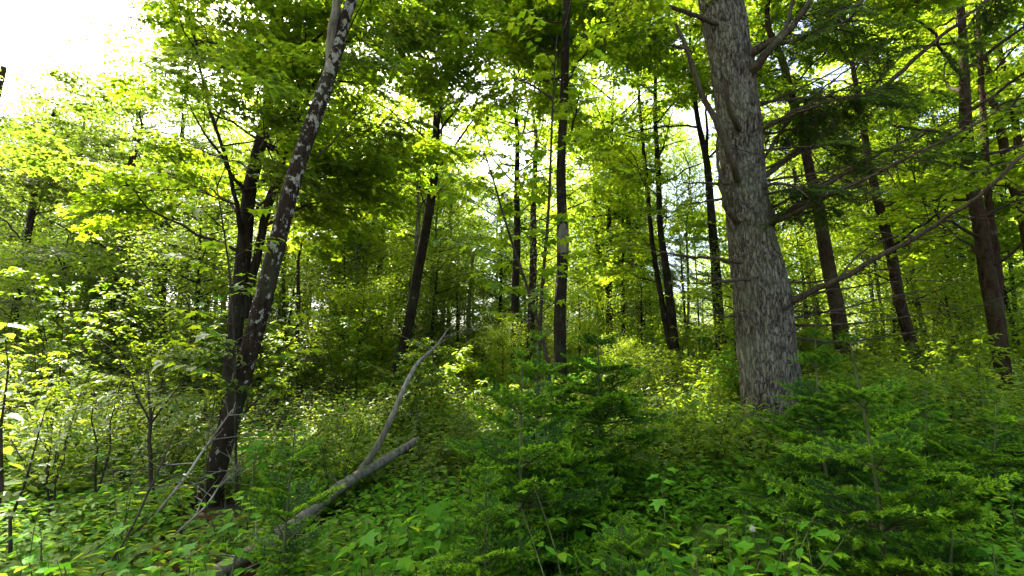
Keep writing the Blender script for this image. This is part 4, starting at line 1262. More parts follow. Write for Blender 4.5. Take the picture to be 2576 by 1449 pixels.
# ------------------------------------------------------------------ fallen wood
def log(name, label, path, mat, sides=12, twigs=0, seed=0, cat='log', twig_len=(0.2, 0.6), group=None):
    pts, rad = [], []
    for x, y, w, d in path:
        p, m = at(x, y, d)
        pts.append(p)
        rad.append(w * m / 2)
    base = pts[0].copy()
    P, r = spline(pts, rad, 0.06)
    g = np.random.default_rng(seed)
    P[1:-1] += g.normal(0, 0.001, P[1:-1].shape)
    me = Mesh()
    tube(me, P - base, r, sides, 0, 0.05, seed, twist=0.05)
    for _ in range(twigs):
        k = int(g.uniform(0.2, 0.98) * (len(P) - 1))
        d = g.normal(0, 1, 3)
        d[2] = abs(d[2]) * 0.6
        d /= np.linalg.norm(d)
        ln = g.uniform(*twig_len)
        q1 = P[k] + d * ln * 0.5
        q2 = P[k] + d * ln + g.normal(0, 0.08, 3)
        tube(me, np.array([P[k], q1, q2]) - base, [min(.006, r[k] * .6), 0.004, 0.0015], 4, 0, cap=False)
        e = q1 + g.normal(0, 0.25 * ln, 3)
        tube(me, np.array([q1, e]) - base, [0.003, 0.001], 3, 0, cap=False)
    # the cut or broken near end
    o = obj(name, me.build(name, [mat]), None, base)
    return tag(o, label, cat, group)


log('fallen_log', 'weathered pale log lying downhill from the leaning mottled tree',
    [(480, 1480, 48, 2.95), (560, 1432, 46, 3.2), (650, 1378, 42, 3.55), (750, 1308, 37, 4.0), (860, 1222, 30, 4.6), (960, 1162, 25, 5.2), (1048, 1108, 19, 5.7)], 'bark_pale', twigs=4, seed=1)
log('leaning_dead_branch', 'bare grey dead branch curving up out of the undergrowth above a fallen log',
    [(885, 1215, 20, 5.0), (905, 1185, 18, 5.0), (945, 1130, 17, 5.05), (985, 1050, 15, 5.1), (1020, 970, 13, 5.2), (1050, 915, 10, 5.2), (1095, 872, 7, 5.3), (1118, 842, 4, 5.3), (1128, 825, 2, 5.3)], 'bark_pale', twigs=5, seed=2, cat='branch')
log('fallen_log', 'orange-brown rotten log lying in the leaves by the twin-stemmed maple',
    [(2225, 1003, 22, 9.4), (2300, 996, 24, 9.5), (2380, 991, 24, 9.6), (2450, 990, 18, 9.7)], 'rot', seed=3)
log('dead_twig_branch', 'pale forked dead twigs tangled in the ferns beside the leaning mottled tree',
    [(395, 1290, 6, 3.6), (470, 1195, 8, 3.8), (520, 1120, 6, 4.0), (585, 1030, 4, 4.2)], 'bark_pale', 6, 12, 4, 'branch', (0.2, 0.5))
log('dead_twig_branch', 'grey dead stick lying across the foot of the leaning mottled tree',
    [(440, 1345, 5, 3.4), (520, 1270, 6, 3.6), (560, 1215, 5, 3.9), (640, 1160, 3, 4.2)], 'bark_pale', 6, 10, 5, 'branch', (0.15, 0.45))
log('dead_twig_branch', 'dark thin dead stick slanting through the ferns',
    [(255, 1449, 7, 3.0), (330, 1330, 7, 3.2), (400, 1180, 6, 3.4), (440, 1090, 3, 3.6)], 'twig', 6, 6, 6, 'branch', (0.2, 0.5))
log('dead_twig_branch', 'grey brush of bare twigs lying over the pale log',
    [(600, 1440, 6, 3.2), (680, 1400, 6, 3.3), (760, 1330, 4, 3.5)], 'bark_grey', 6, 26, 7, 'branch', (0.15, 0.5))

LOGLINE = [(480, 1480), (560, 1432), (650, 1378), (750, 1308), (860, 1222), (960, 1162), (1048, 1108)]


def hides_log(px, py, d):
    """plants are trodden down in front of the pale log, so it lies in view"""
    ly = np.interp(px, [a for a, _ in LOGLINE], [b for _, b in LOGLINE])
    ld = np.interp(px, [480, 560, 650, 750, 860, 960, 1048], [2.95, 3.2, 3.55, 4.0, 4.6, 5.2, 5.7])
    birch = (px > 470) & (px < 625) & (py < 1285) & (d > 3.3) & (d < 4.85)      # the foot of the leaning tree
    return birch | (px > 500) & (px < 1060) & (py < ly + 45) & (d < ld + 0.05) & (d > ld - 1.3)


# ------------------------------------------------------------------ fir saplings with whorls of flat sprays
def fir(label, stem_px, height_extra, whorl_gap, max_len, seed, n_per=7, bend=None, group=None, lead=True, spray_ids=(0, 1, 2, 3)):
    """stem_px [(x, y, depth)] from low to high"""
    pts = [at(x, y, d)[0] for x, y, d in stem_px]
    b = pts[0].copy()
    z = gh(b[0], b[1]) - 0.03
    if b[2] > z:
        dv = pts[1] - pts[0]
        dv = dv / max(0.05, dv[2])
        dv[:2] = np.clip(dv[:2], -0.15, 0.15)
        pts.insert(0, b + dv * (z - b[2]))
    Hh = pts[-1][2] - pts[0][2]
    base = pts[0].copy()
    root = empty('fir_sapling', base, label, 'tree', group)
    P, _ = spline(pts, [0] * len(pts), 0.05)
    r = 0.003 + 0.0075 * Hh * (1 - (P[:, 2] - base[2]) / Hh) ** 0.8
    me = Mesh()
    tube(me, P - base, r, 9, 0, 0.04, seed)
    obj('trunk', me.build('trunk', ['stem_green']), root)
    g = random.Random(seed)

    def stem_at(t):
        k = min(len(P) - 1, max(0, int(np.searchsorted(P[:, 2], base[2] + Hh * t))))
        return P[k]
    t = 1.0
    lev = 0
    while t > 0.10:
        c = stem_at(t)
        dz = (1 - t) * Hh
        ln = min(0.88 * max_len, 0.09 + 0.55 * dz)
        n = n_per if lev else 5
        a0 = g.uniform(0, 6.28)
        for k in range(n):
            a = a0 + k * 6.283 / n + g.uniform(-.25, .25)
            el = R(g.uniform(18, 40)) if t > 0.75 else R(g.uniform(2, 32))
            if lev == 0:
                el = R(g.uniform(35, 60))
            s = ln * g.uniform(0.75, 1.12) / 0.55
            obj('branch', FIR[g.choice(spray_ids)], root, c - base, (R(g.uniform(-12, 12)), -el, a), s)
        # small sprays between two whorls
        if lev > 0:
            for k in range(4):
                tt = t + g.uniform(0.05, 0.95) * whorl_gap / Hh
                obj('branch', FIR[g.choice(spray_ids)], root, stem_at(min(tt, 0.99)) - base, (0, -R(g.uniform(10, 45)), g.uniform(0, 6.28)), max(0.09, ln * g.uniform(0.25, 0.6)) / 0.55)
        t -= 0.92 * whorl_gap * (1.0 + 0.25 * (lev < 2)) / Hh * g.uniform(0.9, 1.1)
        lev += 1
    return root


fir('young fir with a tall bare leader and long pale side shoots, foremost of the clump', [(1312, 1440, 2.7), (1308, 1300, 2.7), (1310, 1130, 2.72), (1313, 905, 2.75)], 0, 0.26, 0.52, 1)
fir('young fir with a thin upright leader just behind the long-shooted fir', [(1347, 1250, 3.3), (1350, 1100, 3.3), (1352, 860, 3.3)], 0, 0.24, 0.62, 2)
fir('tall dark fir sapling behind the clump before the sunny ferns', [(1506, 1150, 4.6), (1506, 1000, 4.6), (1504, 800, 4.6)], 0, 0.25, 0.75, 3, spray_ids=(1, 2, 2))
fir('leaning bright green fir sapling with a pale stem below the big pine', [(2232, 1440, 2.5), (2210, 1250, 2.5), (2180, 1070, 2.5), (2140, 868, 2.5)], 0, 0.27, 0.62, 4)
fir('dark fir sapling with a thin crown at the foot of the big pine', [(2092, 1290, 3.6), (2066, 1100, 3.6), (2056, 960, 3.6), (2050, 850, 3.6)], 0, 0.22, 0.85, 5, spray_ids=(1, 2, 2))
fir('small sparse fir sapling beside the pale log', [(713, 1449, 2.8), (718, 1330, 2.8), (742, 1080, 2.85)], 0, 0.24, 0.45, 6, n_per=4)
fir('low bushy fir under the long-shooted fir', [(1215, 1500, 2.3), (1220, 1420, 2.3), (1222, 1230, 2.3)], 0, 0.15, 0.36, 7)
fir('broad low fir in the deep shade behind the fir clump', [(1420, 1300, 3.4), (1424, 1180, 3.4), (1428, 1060, 3.4)], 0, 0.16, 0.62, 8, spray_ids=(1, 2, 2))
fir('short bright fir near the leaning fir sapling', [(2390, 1500, 2.3), (2392, 1400, 2.3), (2394, 1230, 2.3)], 0, 0.15, 0.42, 9)
fir('wide bushy fir in front of the brown trees', [(2330, 1250, 4.2), (2332, 1120, 4.2), (2330, 985, 4.2)], 0, 0.18, 0.75, 10)
fir('wide bushy fir before the fallen rotten log', [(2500, 1250, 4.0), (2502, 1150, 4.0), (2506, 1010, 4.0)], 0, 0.18, 0.7, 11)
fir('low fir spreading at the edge of the fern patch', [(1980, 1500, 2.6), (1975, 1420, 2.6), (1972, 1240, 2.6)], 0, 0.16, 0.5, 12, spray_ids=(1, 2, 0))
fir('tiny fir seedling under the brambles', [(1560, 1520, 2.2), (1562, 1450, 2.2), (1563, 1330, 2.2)], 0, 0.12, 0.3, 13)

# ------------------------------------------------------------------ single leaves of the near plants
def single_leaf(name, kind, mat, size, tone, petiole=0.25):
    me = Mesh()
    v, f = LT[kind]
    v = v * size * np.array([1, 1.08, 1]) + np.array([petiole * size, 0, 0])
    me.add(v, f, 1, np.full(len(v), tone))
    tube(me, [(0, 0, 0), (petiole * size * 0.6, 0, 0.01 * size), (petiole * size * 1.2, 0, 0)], [0.0012, 0.001, 0.0008], 3, 0, cap=False)
    return me.build(name, ['stem_green', mat])


LEAF = {
    'maple': [single_leaf('maple_leaf', 'maple', 'herb', 1.0, t, 0.45) for t in (0.15, 0.35, 0.55)],
    'maple_high': [single_leaf('canopy_leaf', 'maple', 'maple', 1.0, t, 0.4) for t in (0.2, 0.5, 0.8)],
    'ovate': [single_leaf('oval_leaf', 'ovate', 'herb', 1.0, t, 0.12) for t in (0.2, 0.45, 0.7, 0.95)],
    'shrub': [single_leaf('shrub_leaf', 'ovate', 'shrub', 1.0, t, 0.12) for t in (0.2, 0.5, 0.8)],
}


def leafy_plant(name, label, x, y, height, n_stem, leaves, kind, size, seed, group=None, cat='plant', lean=0.25, trifoliate=False, mat='stem_green', leaf_from=0.35, stem_r=0.0035):
    """stems from one foot, every leaf an object of its own"""
    g = random.Random(seed)
    z = gh(x, y)
    root = empty(name, (x, y, z), label, cat, group)
    for s in range(n_stem):
        a = g.uniform(0, 6.28)
        ln = height * g.uniform(0.7, 1.1)
        l_ = lean * g.uniform(0.3, 1.2)
        pts = np.array([[math.cos(a) * l_ * ln * t ** 1.6, math.sin(a) * l_ * ln * t ** 1.6, ln * t - 0.35 * l_ * ln * t ** 2.5] for t in np.linspace(0, 1, 7)])
        pts[0, 2] = -0.03
        pts[1:] += np.array([[g.gauss(0, .012 * ln) for _ in range(3)] for _ in range(6)])
        me = Mesh()
        tube(me, pts, np.linspace(stem_r * (1 + ln), 0.0012, 7), 5, 0)
        st = obj('stem', me.build('stem', [mat]), root)
        n = max(1, leaves // n_stem)
        for k in range(n):
            t = leaf_from + (1 - leaf_from) * (k + 0.5) / n
            p = np.array([np.interp(t, np.linspace(0, 1, 7), pts[:, c]) for c in range(3)])
            az = k * 2.4 + g.uniform(-.4, .4)
            sz = size * g.uniform(0.7, 1.2) * (1.1 - 0.35 * t)
            if trifoliate:
                pl = 0.6 * size
                q = p + np.array([math.cos(az) * pl, math.sin(az) * pl, 0.25 * pl])
                me = Mesh()
                tube(me, [p, (p + q) / 2 + [0, 0, .01], q], [0.0013, 0.001, 0.001], 3, 0, cap=False)
                obj('leaf_stalk', me.build('leaf_stalk', ['stem_green']), root)
                for da in (0, 1.25, -1.25):
                    obj('leaf', g.choice(LEAF[kind]), root, q, (R(g.uniform(-25, 25)), R(g.uniform(-5, 30)), az + da), sz * (1.0 if da == 0 else 0.85))
            else:
                obj('leaf', g.choice(LEAF[kind]), root, p, (R(g.uniform(-25, 25)), R(g.uniform(-15, 30)), az), sz)
    return root


# near seedlings and brambles
gp = random.Random(55)
spots = []
tries = 0
while len(spots) < 46 and tries < 3000:
    tries += 1
    y = gp.uniform(1.75, 3.6)
    x = gp.uniform(-1.0, 1.05) * y
    if any((x - a) ** 2 + (y - b) ** 2 < 0.27 ** 2 for a, b in spots):
        continue
    spots.append((x, y))
for k, (x, y) in enumerate(spots):
    u = x / y
    qx, qy, _ = proj((x, y, 0.45))
    if hides_log(qx, qy, y):
        continue
    hmax = 1.6 - y * math.tan(R(20.0 - 10.0 * gp.random()))
    hgt = max(0.35, min(0.95, hmax)) * gp.uniform(0.85, 1.05)
    r_ = gp.random()
    if r_ < 0.5:
        leafy_plant('bramble', 'green bramble with three-part leaves ' + beside((x, y)), x, y, hgt, 3, 15, 'ovate', 0.075, 700 + k, 'brambles ' + beside((x, y)), trifoliate=True, lean=0.4)
    elif r_ < 0.72:
        leafy_plant('maple_seedling', 'maple seedling with lobed bright green leaves ' + beside((x, y)), x, y, hgt, 1, 11, 'maple', 0.105, 700 + k, 'maple seedlings ' + beside((x, y)), lean=0.15)
    else:
        leafy_plant('leafy_herb', 'oval-leaved upright herb ' + beside((x, y)), x, y, hgt, 3, 30, 'ovate', 0.085, 700 + k, 'oval-leaved herbs ' + beside((x, y)), lean=0.3)


def plant_at(px, py, D):
    p = at(px, py, D)[0]
    return p[0], p[1], p[2]


for px, py, D, lab, n in [(655, 950, 4.3, 'maple seedling with bright lobed leaves beside the leaning mottled trunk', 16), (640, 1080, 4.1, 'low maple seedling with flat bright leaves at the mottled trunk', 12),
                          (1410, 985, 3.0, 'maple seedling with lit leaves above the fir clump', 10), (1120, 1190, 3.4, 'maple seedling with broad leaves downhill of the fir clump', 16),
                          (560, 780, 4.6, 'tall maple seedling with large leaves growing against the mottled trunk', 22)]:
    x, y, z = plant_at(px, py, D)
    leafy_plant('maple_seedling', lab, x, y, z - gh(x, y) + 0.05, 1, n, 'maple', 0.12, 900 + px, None, lean=0.10, leaf_from=0.6 if n > 15 else 0.7)
gb = random.Random(21)
for k, (px, py, D) in enumerate([(930, 1330, 2.5), (985, 1275, 2.7), (1050, 1370, 2.3), (1100, 1260, 2.8), (1150, 1340, 2.4), (1010, 1420, 2.1), (1120, 1430, 2.1), (900, 1410, 2.3),
                                 (1490, 1290, 2.5), (1560, 1350, 2.3), (1640, 1400, 2.2), (1700, 1330, 2.4), (1590, 1430, 2.1), (1790, 1380, 2.3), (1850, 1290, 2.5), (1940, 1400, 2.2),
                                 (1075, 1190, 3.2), (1010, 1200, 3.4), (2080, 1400, 2.2), (2300, 1370, 2.3), (2480, 1390, 2.3), (120, 1400, 2.3), (260, 1430, 2.3), (380, 1390, 2.5), (470, 1440, 2.3)]):
    x, y, z = plant_at(px, py, D)
    hgt = z - gh(x, y) + 0.04
    if k % 3 == 0:
        leafy_plant('maple_seedling', 'broad-leaved maple seedling ' + beside((x, y)), x, y, hgt, 2, 14, 'maple', 0.115, 1200 + k, 'broad maple seedlings ' + beside((x, y)), lean=0.12, leaf_from=0.5)
    elif k % 3 == 1:
        leafy_plant('bramble', 'tall bramble with broad three-part leaves ' + beside((x, y)), x, y, hgt, 3, 18, 'ovate', 0.085, 1200 + k, 'tall brambles ' + beside((x, y)), trifoliate=True, lean=0.3)
    else:
        leafy_plant('leafy_herb', 'tall herb with broad oval leaves ' + beside((x, y)), x, y, hgt, 3, 33, 'ovate', 0.10, 1200 + k, 'tall broad-leaved herbs ' + beside((x, y)), lean=0.22, leaf_from=0.45)
# thin dark saplings with drooping oval leaves
for px, py, D, n, lab in [(30, 960, 2.5, 44, 'slim dark sapling with large drooping oval leaves at the edge of the clearing'), (70, 960, 3.3, 30, 'slim dark sapling behind the one with drooping leaves'),
                          (290, 900, 4.6, 60, 'straight black sapling stem in the pale sunlit shrub leaves'), (165, 1000, 4.2, 36, 'short thin sapling among the pale shrub leaves')]:
    x, y, z = plant_at(px, py, D)
    leafy_plant('oval_leaved_sapling', lab, x, y, z - gh(x, y) + 0.2, 2 if D > 4 else 1, n, 'shrub', 0.10, 950 + px, None, 'tree', lean=0.16, mat='twig', leaf_from=0.42, stem_r=0.006)
# sapling with V-shaped bare branches
x, y, z = plant_at(378, 1150, 4.4)
root = empty('forked_sapling', (x, y, gh(x, y) - 0.02), 'bare dark sapling with V-shaped branches among pale shrub leaves', 'tree')
bs = np.array([x, y, gh(x, y) - 0.02])
stem_branch(root, bs, [(382, 1300, 13, 4.4), (380, 1170, 11, 4.4), (378, 1060, 10, 4.4), (374, 1000, 6, 4.4), (370, 930, 3, 4.5)], 'twig', name='trunk', sides=7)
stem_branch(root, bs, [(378, 1065, 7, 4.4), (340, 985, 5, 4.4), (300, 905, 4, 4.4), (230, 830, 2, 4.5)], 'twig', sides=5, twigs=3, seed=9)
stem_branch(root, bs, [(382, 1062, 7, 4.4), (420, 1010, 5, 4.3), (455, 965, 3, 4.3)], 'twig', sides=5, twigs=2, seed=10)
br, Pp = stem_branch(root, bs, [(380, 1050, 5, 4.4), (400, 990, 4, 4.4), (425, 900, 2, 4.4)], 'twig', sides=5)
for k in range(9):
    q = Pp[-1 - k % len(Pp)] + np.array([random.uniform(-.5, .5), random.uniform(-.2, .3), random.uniform(-.1, .3)])
    f = obj('foliage', random.choice(SHRUB), root, q - bs, (0, R(random.uniform(-5, 20)), random.uniform(0, 6.28)), 0.8)
    f['kind'] = 'stuff'

# young maples that hang big lobed leaves across the middle of the view
def canopy_sapling(label, stem, n_branch, per, size, seed, lo=0.45):
    g = random.Random(seed)
    pts, rad = trunk_path(stem, stem_depth, None)
    base = pts[0].copy()
    root = empty('maple_sapling', base, label, 'tree')
    tr, P, r = make_trunk(root, base, pts, rad, 'twig', 8, 0.03)
    az = 0
    for i in range(n_branch):
        t = lo + (1 - lo) * (i + g.random() * .6) / n_branch
        c = P[int(t * (len(P) - 1))]
        az += 2.4 + g.uniform(-.4, .4)
        ln = g.uniform(0.5, 1.15) * (1.25 - 0.6 * t)
        e = c + np.array([math.cos(az) * ln, math.sin(az) * ln * 0.8, ln * g.uniform(0.15, 0.6)])
        mid = (c + e) / 2 + np.array([0, 0, 0.06 * ln])
        me = Mesh()
        tube(me, np.array([c, mid, e]) - base, [0.007, 0.004, 0.002], 5)
        br = obj('branch', me.build('branch', ['twig']), root)
        for k in range(per):
            s = 0.35 + 0.68 * (k + .5) / per
            q = (c + (mid - c) * s * 2) if s < .5 else (mid + (e - mid) * min(1, (s - .5) * 2))
            if in_sky(q, 0.8):
                continue
            sgn = 1 if k % 2 else -1
            obj('leaf', g.choice(LEAF['maple_high']), br, q - base, (R(g.uniform(-20, 20)), R(g.uniform(0, 40)), az + sgn * g.uniform(0.3, 1.2)), size * g.uniform(0.7, 1.15))
    return root


stem_depth = 5.6
canopy_sapling('tall whip-thin maple sapling with big lobed leaves close to the scarred maple', [(1352, 1000, 9), (1362, 800, 9), (1376, 560, 8), (1385, 380, 6), (1395, 220, 4), (1402, 90, 3)], 26, 10, 0.125, 61)
stem_depth = 5.2
canopy_sapling('whip-thin leaning maple sapling spreading leaves before the twin straight maples', [(1390, 1020, 8), (1370, 860, 8), (1320, 700, 7), (1270, 560, 6), (1235, 440, 4), (1215, 380, 3)], 22, 10, 0.115, 62)
stem_depth = 4.6
canopy_sapling('leafy maple sapling rising beside the leaning mottled trunk', [(592, 1050, 7), (586, 860, 7), (578, 700, 6), (560, 540, 4), (545, 440, 3)], 16, 10, 0.11, 63, lo=0.3)

# ------------------------------------------------------------------ ferns
def frond_mesh(name, L, mat, seed):
    g = np.random.default_rng(seed)
    me = Mesh()
    t = np.linspace(0, 1, 12)
    ax = np.stack([L * (t - 0.12 * t ** 3), 0.04 * L * np.sin(2 * t + seed), L * (0.75 * t - 0.62 * t * t)], 1)
    tube(me, ax, np.linspace(0.0035, 0.0008, 12), 4, 0, cap=False)
    pos, dr, sz, tn = [], [], [], []
    n = 22
    for k in range(n):
        u = 0.2 + 0.8 * k / n
        p = np.array([np.interp(u, t, ax[:, c]) for c in range(3)])
        q = np.array([np.interp(min(1, u + .03), t, ax[:, c]) for c in range(3)])
        d = (q - p) / (np.linalg.norm(q - p) + 1e-9)
        w = L * 0.30 * (math.sin(math.pi * (0.18 + 0.80 * (u - 0.2) / 0.8)) ** 0.8) + 0.006
        for s in (-1, 1):
            pin = d * 0.45 + np.array([0, s, 0]) + np.array([0, 0, -0.18])
            pin /= np.linalg.norm(pin)
            m = max(3, int(w / 0.016))
            for j in range(m):                       # small lobes along each side leaflet
                b = p + pin * w * (j + 0.2) / m
                for s2 in (-1, 1):
                    pos.append(b)
                    dr.append(pin * 0.75 + s2 * d * 0.9)
                    sz.append(0.027 * (1.1 - 0.6 * j / m) * (L / 0.6))
                    tn.append(0.3 + 0.5 * u + g.normal(0, .1))
    pos, dr = np.array(pos), np.array(dr)
    nr = np.tile([0, 0, 1.0], (len(pos), 1)) + g.normal(0, .12, (len(pos), 3))
    add_leaves(me, 'narrow', pos, dr, nr, np.array(sz), 1, np.clip(tn, 0, 1), width=2.7)
    return me.build(name, ['stem_green', mat])


FROND = [frond_mesh('fern_frond', 0.62, 'fern', k) for k in range(3)]
DRYFROND = [frond_mesh('dry_fern_frond', 0.5, 'dry_fern', 9)]


def fern(label, x, y, sc, seed, n=7, group=None, protos=FROND, zoff=0.0):
    g = random.Random(seed)
    root = empty('fern', (x, y, gh(x, y) + zoff), label, 'fern', group)
    for k in range(n):
        obj('frond', g.choice(protos), root, (0, 0, 0), (R(g.uniform(-15, 15)), -R(g.uniform(0, 30)), k * 6.283 / n + g.uniform(-.35, .35)), sc * g.uniform(0.75, 1.15))


gq = random.Random(99)
for k in range(46):
    D = gq.uniform(2.6, 5.2)
    x = D * (gq.uniform(-1.08, -0.30) if k % 3 else gq.uniform(-0.2, 1.0))
    if any(hides_log(*proj((x + dx_, D, 0.4))[:2], D) for dx_ in (-0.3, 0.0, 0.3)):
        continue
    fern('green fern with arching fronds ' + beside((x, D)), x, D, gq.uniform(0.55, 0.9), 800 + k, 6, 'green ferns ' + beside((x, D)), zoff=gq.uniform(0.0, 0.05))
for k, (px, py, D) in enumerate([(880, 1330, 2.6), (1690, 1200, 3.6), (1740, 1430, 2.2), (300, 1370, 2.6), (450, 1420, 2.5), (100, 1390, 2.7), (1010, 1290, 2.8)]):
    x, y, z = plant_at(px, py, D)
    fern(['fern with bright fronds over the pale log', 'fern in the sunlit gap past the fir clump', 'fern with neat fronds beside the low spreading fir', 'feathery fern in a dense patch beside thin dark sticks', 'feathery fern at the end of the pale log',
          'feathery fern by the drooping-leaved sapling', 'fern between the pale log and the bramble thicket'][k], x, y, 0.95, 860 + k, 8, None, zoff=max(0.0, z - gh(x, y) - 0.35) * 0.0)
x, y, z = plant_at(470, 1340, 3.4)
fern('withered orange-brown fern at the foot of the leaning mottled tree', x, y, 0.8, 871, 5, None, DRYFROND)
x, y, z = plant_at(800, 1130, 5.6)
fern('withered brown fern in the shade behind the small sparse fir', x, y, 0.9, 872, 5, None, DRYFROND)

# ------------------------------------------------------------------ shrubs of the clearing
def shrub_proto(kind, seed, height, n_stem, mat_stem='twig'):
    g = np.random.default_rng(seed)
    st = Mesh()
    lf = Mesh()
    for s in range(n_stem):
        a = g.uniform(0, 6.28)
        l_ = g.uniform(0.1, 0.55)
        ln = height * g.uniform(0.7, 1.1)
        pts = np.array([[math.cos(a) * l_ * ln * t ** 1.4 + 0.05 * math.cos(a), math.sin(a) * l_ * ln * t ** 1.4 + 0.05 * math.sin(a), ln * t - 0.05] for t in np.linspace(0, 1, 7)])
        tube(st, pts, np.linspace(0.009, 0.002, 7), 5, 0)
        for k in range(11):
            t = 0.25 + 0.75 * (k + g.random()) / 11
            p = np.array([np.interp(t, np.linspace(0, 1, 7), pts[:, c]) for c in range(3)])
            b = g.uniform(0, 6.28)
            e = p + np.array([math.cos(b), math.sin(b), g.uniform(-.1, .4)]) * g.uniform(0.15, 0.42) * height * 0.55
            tube(st, [p, e], [0.003, 0.001], 3, 0, cap=False)
            n = 15
            tt = g.uniform(0.15, 1.08, n)
            pos = p + (e - p) * tt[:, None] + g.normal(0, 0.02, (n, 3))
            side = b + g.choice([-1, 1], n) * g.uniform(0.4, 1.3, n)
            axd = np.stack([np.cos(side), np.sin(side), g.uniform(-0.55, 0.15, n)], 1)
            nr = np.stack([g.normal(0, .3, n), g.normal(0, .3, n), np.ones(n)], 1)
            add_leaves(lf, 'ovate', pos, axd, nr, g.uniform(0.055, 0.095, n), 0, g.random(n))
    return st.build('shrub_stems', [mat_stem]), lf.build('shrub_foliage', [kind])


SHP = [shrub_proto('shrub', 1, 1.25, 6), shrub_proto('shrub', 2, 1.6, 7), shrub_proto('maple_sunlit', 3, 1.3, 6), shrub_proto('herb', 4, 1.0, 6), shrub_proto('maple', 5, 2.2, 6)]
gs = random.Random(5)
sp = []
tries = 0
LAB = ['pale leafy shrub', 'tall pale leafy shrub', 'sunlit yellow-green shrub', 'fresh green low shrub', 'tall sapling-like green shrub']
while len(sp) < 150 and tries < 5000:
    tries += 1
    D = 4.6 + 15 * gs.random() ** 1.25
    x = gs.uniform(-1.2, 1.2) * D
    if any((x - a) ** 2 + (D - b) ** 2 < (0.45 + 0.03 * D) ** 2 for a, b in sp):
        continue
    u = x / D
    px_, py_, _ = proj((x, D, gh(x, D) + 1.0))
    if 1850 < px_ < 2010 and D < 6.4:
        continue
    if D < 5.2 and 430 < px_ < 720:
        continue
    sp.append((x, D))
    if u < -0.2:
        k = gs.choice([0, 0, 1, 1, 4, 4])
    elif u < 0.35:
        k = gs.choice([2, 2, 0, 3, 2])
    else:
        k = gs.choice([2, 3, 2, 0])
    sc = gs.uniform(0.7, 1.15) * (0.75 if D < 7 else 1.0)
    if k in (1, 4) and D < 6:
        sc *= 0.75
    root = empty('shrub', (x, D, gh(x, D)), LAB[k] + ' ' + beside((x, D)), 'shrub', 'shrubs: ' + LAB[k] + ' ' + beside((x, D)))
    rz = gs.uniform(0, 6.28)
    obj('stem', SHP[k][0], root, (0, 0, 0), (0, 0, rz), sc)
    f = obj('foliage', SHP[k][1], root, (0, 0, 0), (0, 0, rz), sc)
    f['kind'] = 'stuff'

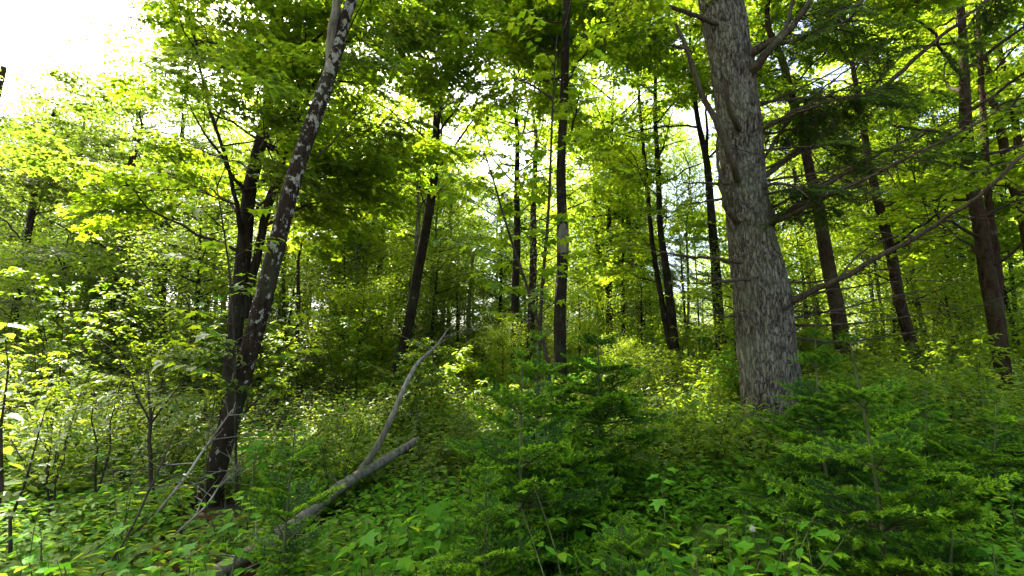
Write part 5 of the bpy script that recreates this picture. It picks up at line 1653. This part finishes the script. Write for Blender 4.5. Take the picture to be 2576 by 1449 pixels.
# ------------------------------------------------------------------ low herbs and leaves covering the floor: nobody could count them
def ground_cover():
    g = np.random.default_rng(3)
    for (n, d0, d1, per, s0, s1, mat, nm, lab, h0, h1, umin, umax) in [
            (7000, 2.2, 8.0, 9, 0.045, 0.08, 'herb', 'undergrowth', 'low green herbs covering the near forest floor', 0.12, 0.62, -0.5, 1.25),
            (4200, 2.2, 7.0, 10, 0.035, 0.085, 'fern', 'undergrowth', 'low olive-green ferny growth around the leaning mottled tree', 0.10, 0.55, -1.25, -0.3),
            (1500, 2.2, 7.0, 9, 0.045, 0.08, 'herb', 'undergrowth', 'scattered fresh herbs among the ferny growth', 0.12, 0.6, -1.25, -0.4),
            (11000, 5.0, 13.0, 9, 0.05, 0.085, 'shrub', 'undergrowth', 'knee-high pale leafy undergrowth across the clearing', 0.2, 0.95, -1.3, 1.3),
            (9000, 5.2, 14.0, 9, 0.05, 0.085, 'maple_sunlit', 'undergrowth', 'sunny yellow-green undergrowth between fir clump and pine', 0.2, 0.95, -0.35, 1.3),
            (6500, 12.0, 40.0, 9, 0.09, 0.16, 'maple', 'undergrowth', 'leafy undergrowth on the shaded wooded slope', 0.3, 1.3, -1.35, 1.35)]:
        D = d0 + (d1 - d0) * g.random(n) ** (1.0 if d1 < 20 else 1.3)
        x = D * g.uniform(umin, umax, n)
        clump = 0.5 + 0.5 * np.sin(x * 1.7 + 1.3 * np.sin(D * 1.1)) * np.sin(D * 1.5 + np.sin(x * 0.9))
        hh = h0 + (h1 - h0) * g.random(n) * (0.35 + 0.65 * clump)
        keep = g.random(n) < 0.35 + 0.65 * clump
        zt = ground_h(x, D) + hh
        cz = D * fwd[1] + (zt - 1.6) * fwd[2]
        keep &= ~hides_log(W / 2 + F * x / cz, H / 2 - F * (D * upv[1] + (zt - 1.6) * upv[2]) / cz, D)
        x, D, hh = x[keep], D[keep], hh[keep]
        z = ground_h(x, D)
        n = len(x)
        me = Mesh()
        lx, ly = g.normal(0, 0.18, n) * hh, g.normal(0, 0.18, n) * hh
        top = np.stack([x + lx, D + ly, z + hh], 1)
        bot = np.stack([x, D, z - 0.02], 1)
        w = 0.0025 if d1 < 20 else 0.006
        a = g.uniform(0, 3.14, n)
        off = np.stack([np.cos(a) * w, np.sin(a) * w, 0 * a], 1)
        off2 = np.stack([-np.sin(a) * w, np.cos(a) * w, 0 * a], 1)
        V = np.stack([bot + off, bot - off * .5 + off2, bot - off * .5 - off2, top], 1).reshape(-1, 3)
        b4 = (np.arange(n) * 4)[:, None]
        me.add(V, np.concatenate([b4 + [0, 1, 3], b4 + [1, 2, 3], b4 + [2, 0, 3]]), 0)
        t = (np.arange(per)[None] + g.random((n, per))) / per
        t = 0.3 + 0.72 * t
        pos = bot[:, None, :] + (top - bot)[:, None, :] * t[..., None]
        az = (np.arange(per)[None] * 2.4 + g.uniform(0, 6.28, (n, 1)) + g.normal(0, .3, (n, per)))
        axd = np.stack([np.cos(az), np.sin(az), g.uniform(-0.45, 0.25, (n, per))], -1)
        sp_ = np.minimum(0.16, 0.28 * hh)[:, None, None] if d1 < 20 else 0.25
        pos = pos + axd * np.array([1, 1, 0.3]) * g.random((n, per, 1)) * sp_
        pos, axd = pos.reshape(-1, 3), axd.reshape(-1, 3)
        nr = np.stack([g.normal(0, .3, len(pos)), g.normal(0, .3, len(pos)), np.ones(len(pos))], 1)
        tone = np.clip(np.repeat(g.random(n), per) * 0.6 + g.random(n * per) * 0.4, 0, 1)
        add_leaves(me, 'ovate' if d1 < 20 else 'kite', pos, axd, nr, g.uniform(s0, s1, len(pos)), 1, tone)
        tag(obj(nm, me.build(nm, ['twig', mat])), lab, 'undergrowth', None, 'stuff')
    # brown leaf litter lying on the soil
    n = 9000
    D = 2.5 + 9 * g.random(n)
    x = D * g.uniform(-1.2, 1.2, n)
    me = Mesh()
    pos = np.stack([x, D, ground_h(x, D) + g.uniform(0.004, 0.03, n)], 1)
    az = g.uniform(0, 6.28, n)
    add_leaves(me, 'kite', pos, np.stack([np.cos(az), np.sin(az), g.normal(0, .25, n)], 1), np.stack([g.normal(0, .4, n), g.normal(0, .4, n), np.ones(n)], 1), g.uniform(.05, .10, n), 0)
    tag(obj('fallen_leaves', me.build('fallen_leaves', ['dry_fern'])), 'brown fallen leaves on the forest floor', 'leaves', None, 'stuff')


ground_cover()

# a dandelion clock in the brambles
x, y, z = plant_at(1893, 1330, 2.45)
root = empty('dandelion', (x, y, gh(x, y)), 'dandelion clock with a round white seed head among the brambles', 'flower')
me = Mesh()
hz = z - gh(x, y)
tube(me, [(0, 0, -0.02), (0.02, 0, hz * 0.5), (0, 0, hz)], [0.003, 0.0025, 0.002], 6)
obj('stem', me.build('stem', ['stem_green']), root)
me = Mesh()
for k in range(80):
    zc = 1 - 2 * (k + 0.5) / 80
    a = k * 2.39996
    d = np.array([math.cos(a) * math.sqrt(1 - zc * zc), math.sin(a) * math.sqrt(1 - zc * zc), zc])
    c0 = np.array([0, 0, hz])
    tube(me, [c0 + d * 0.003, c0 + d * 0.013], [0.0004, 0.0003], 3, 0, cap=False)
    u_ = np.cross(d, [0.3, 0.5, 0.8])
    u_ /= np.linalg.norm(u_)
    w_ = np.cross(d, u_)
    for j in range(5):
        b = j * 1.2566
        s_ = c0 + d * 0.013
        e = s_ + d * 0.002 + (u_ * math.cos(b) + w_ * math.sin(b)) * 0.004
        sd2 = np.cross(e - s_, d)
        sd2 = sd2 / np.linalg.norm(sd2) * 0.0005
        me.add([s_ - sd2, s_ + sd2, e], [[0, 1, 2]])
obj('seed_head', me.build('seed_head', ['seed_fluff']), root)
print('objects', len(S.objects), 'tris', sum(len(m.loops) - 2 * len(m.polygons) for m in bpy.data.meshes))
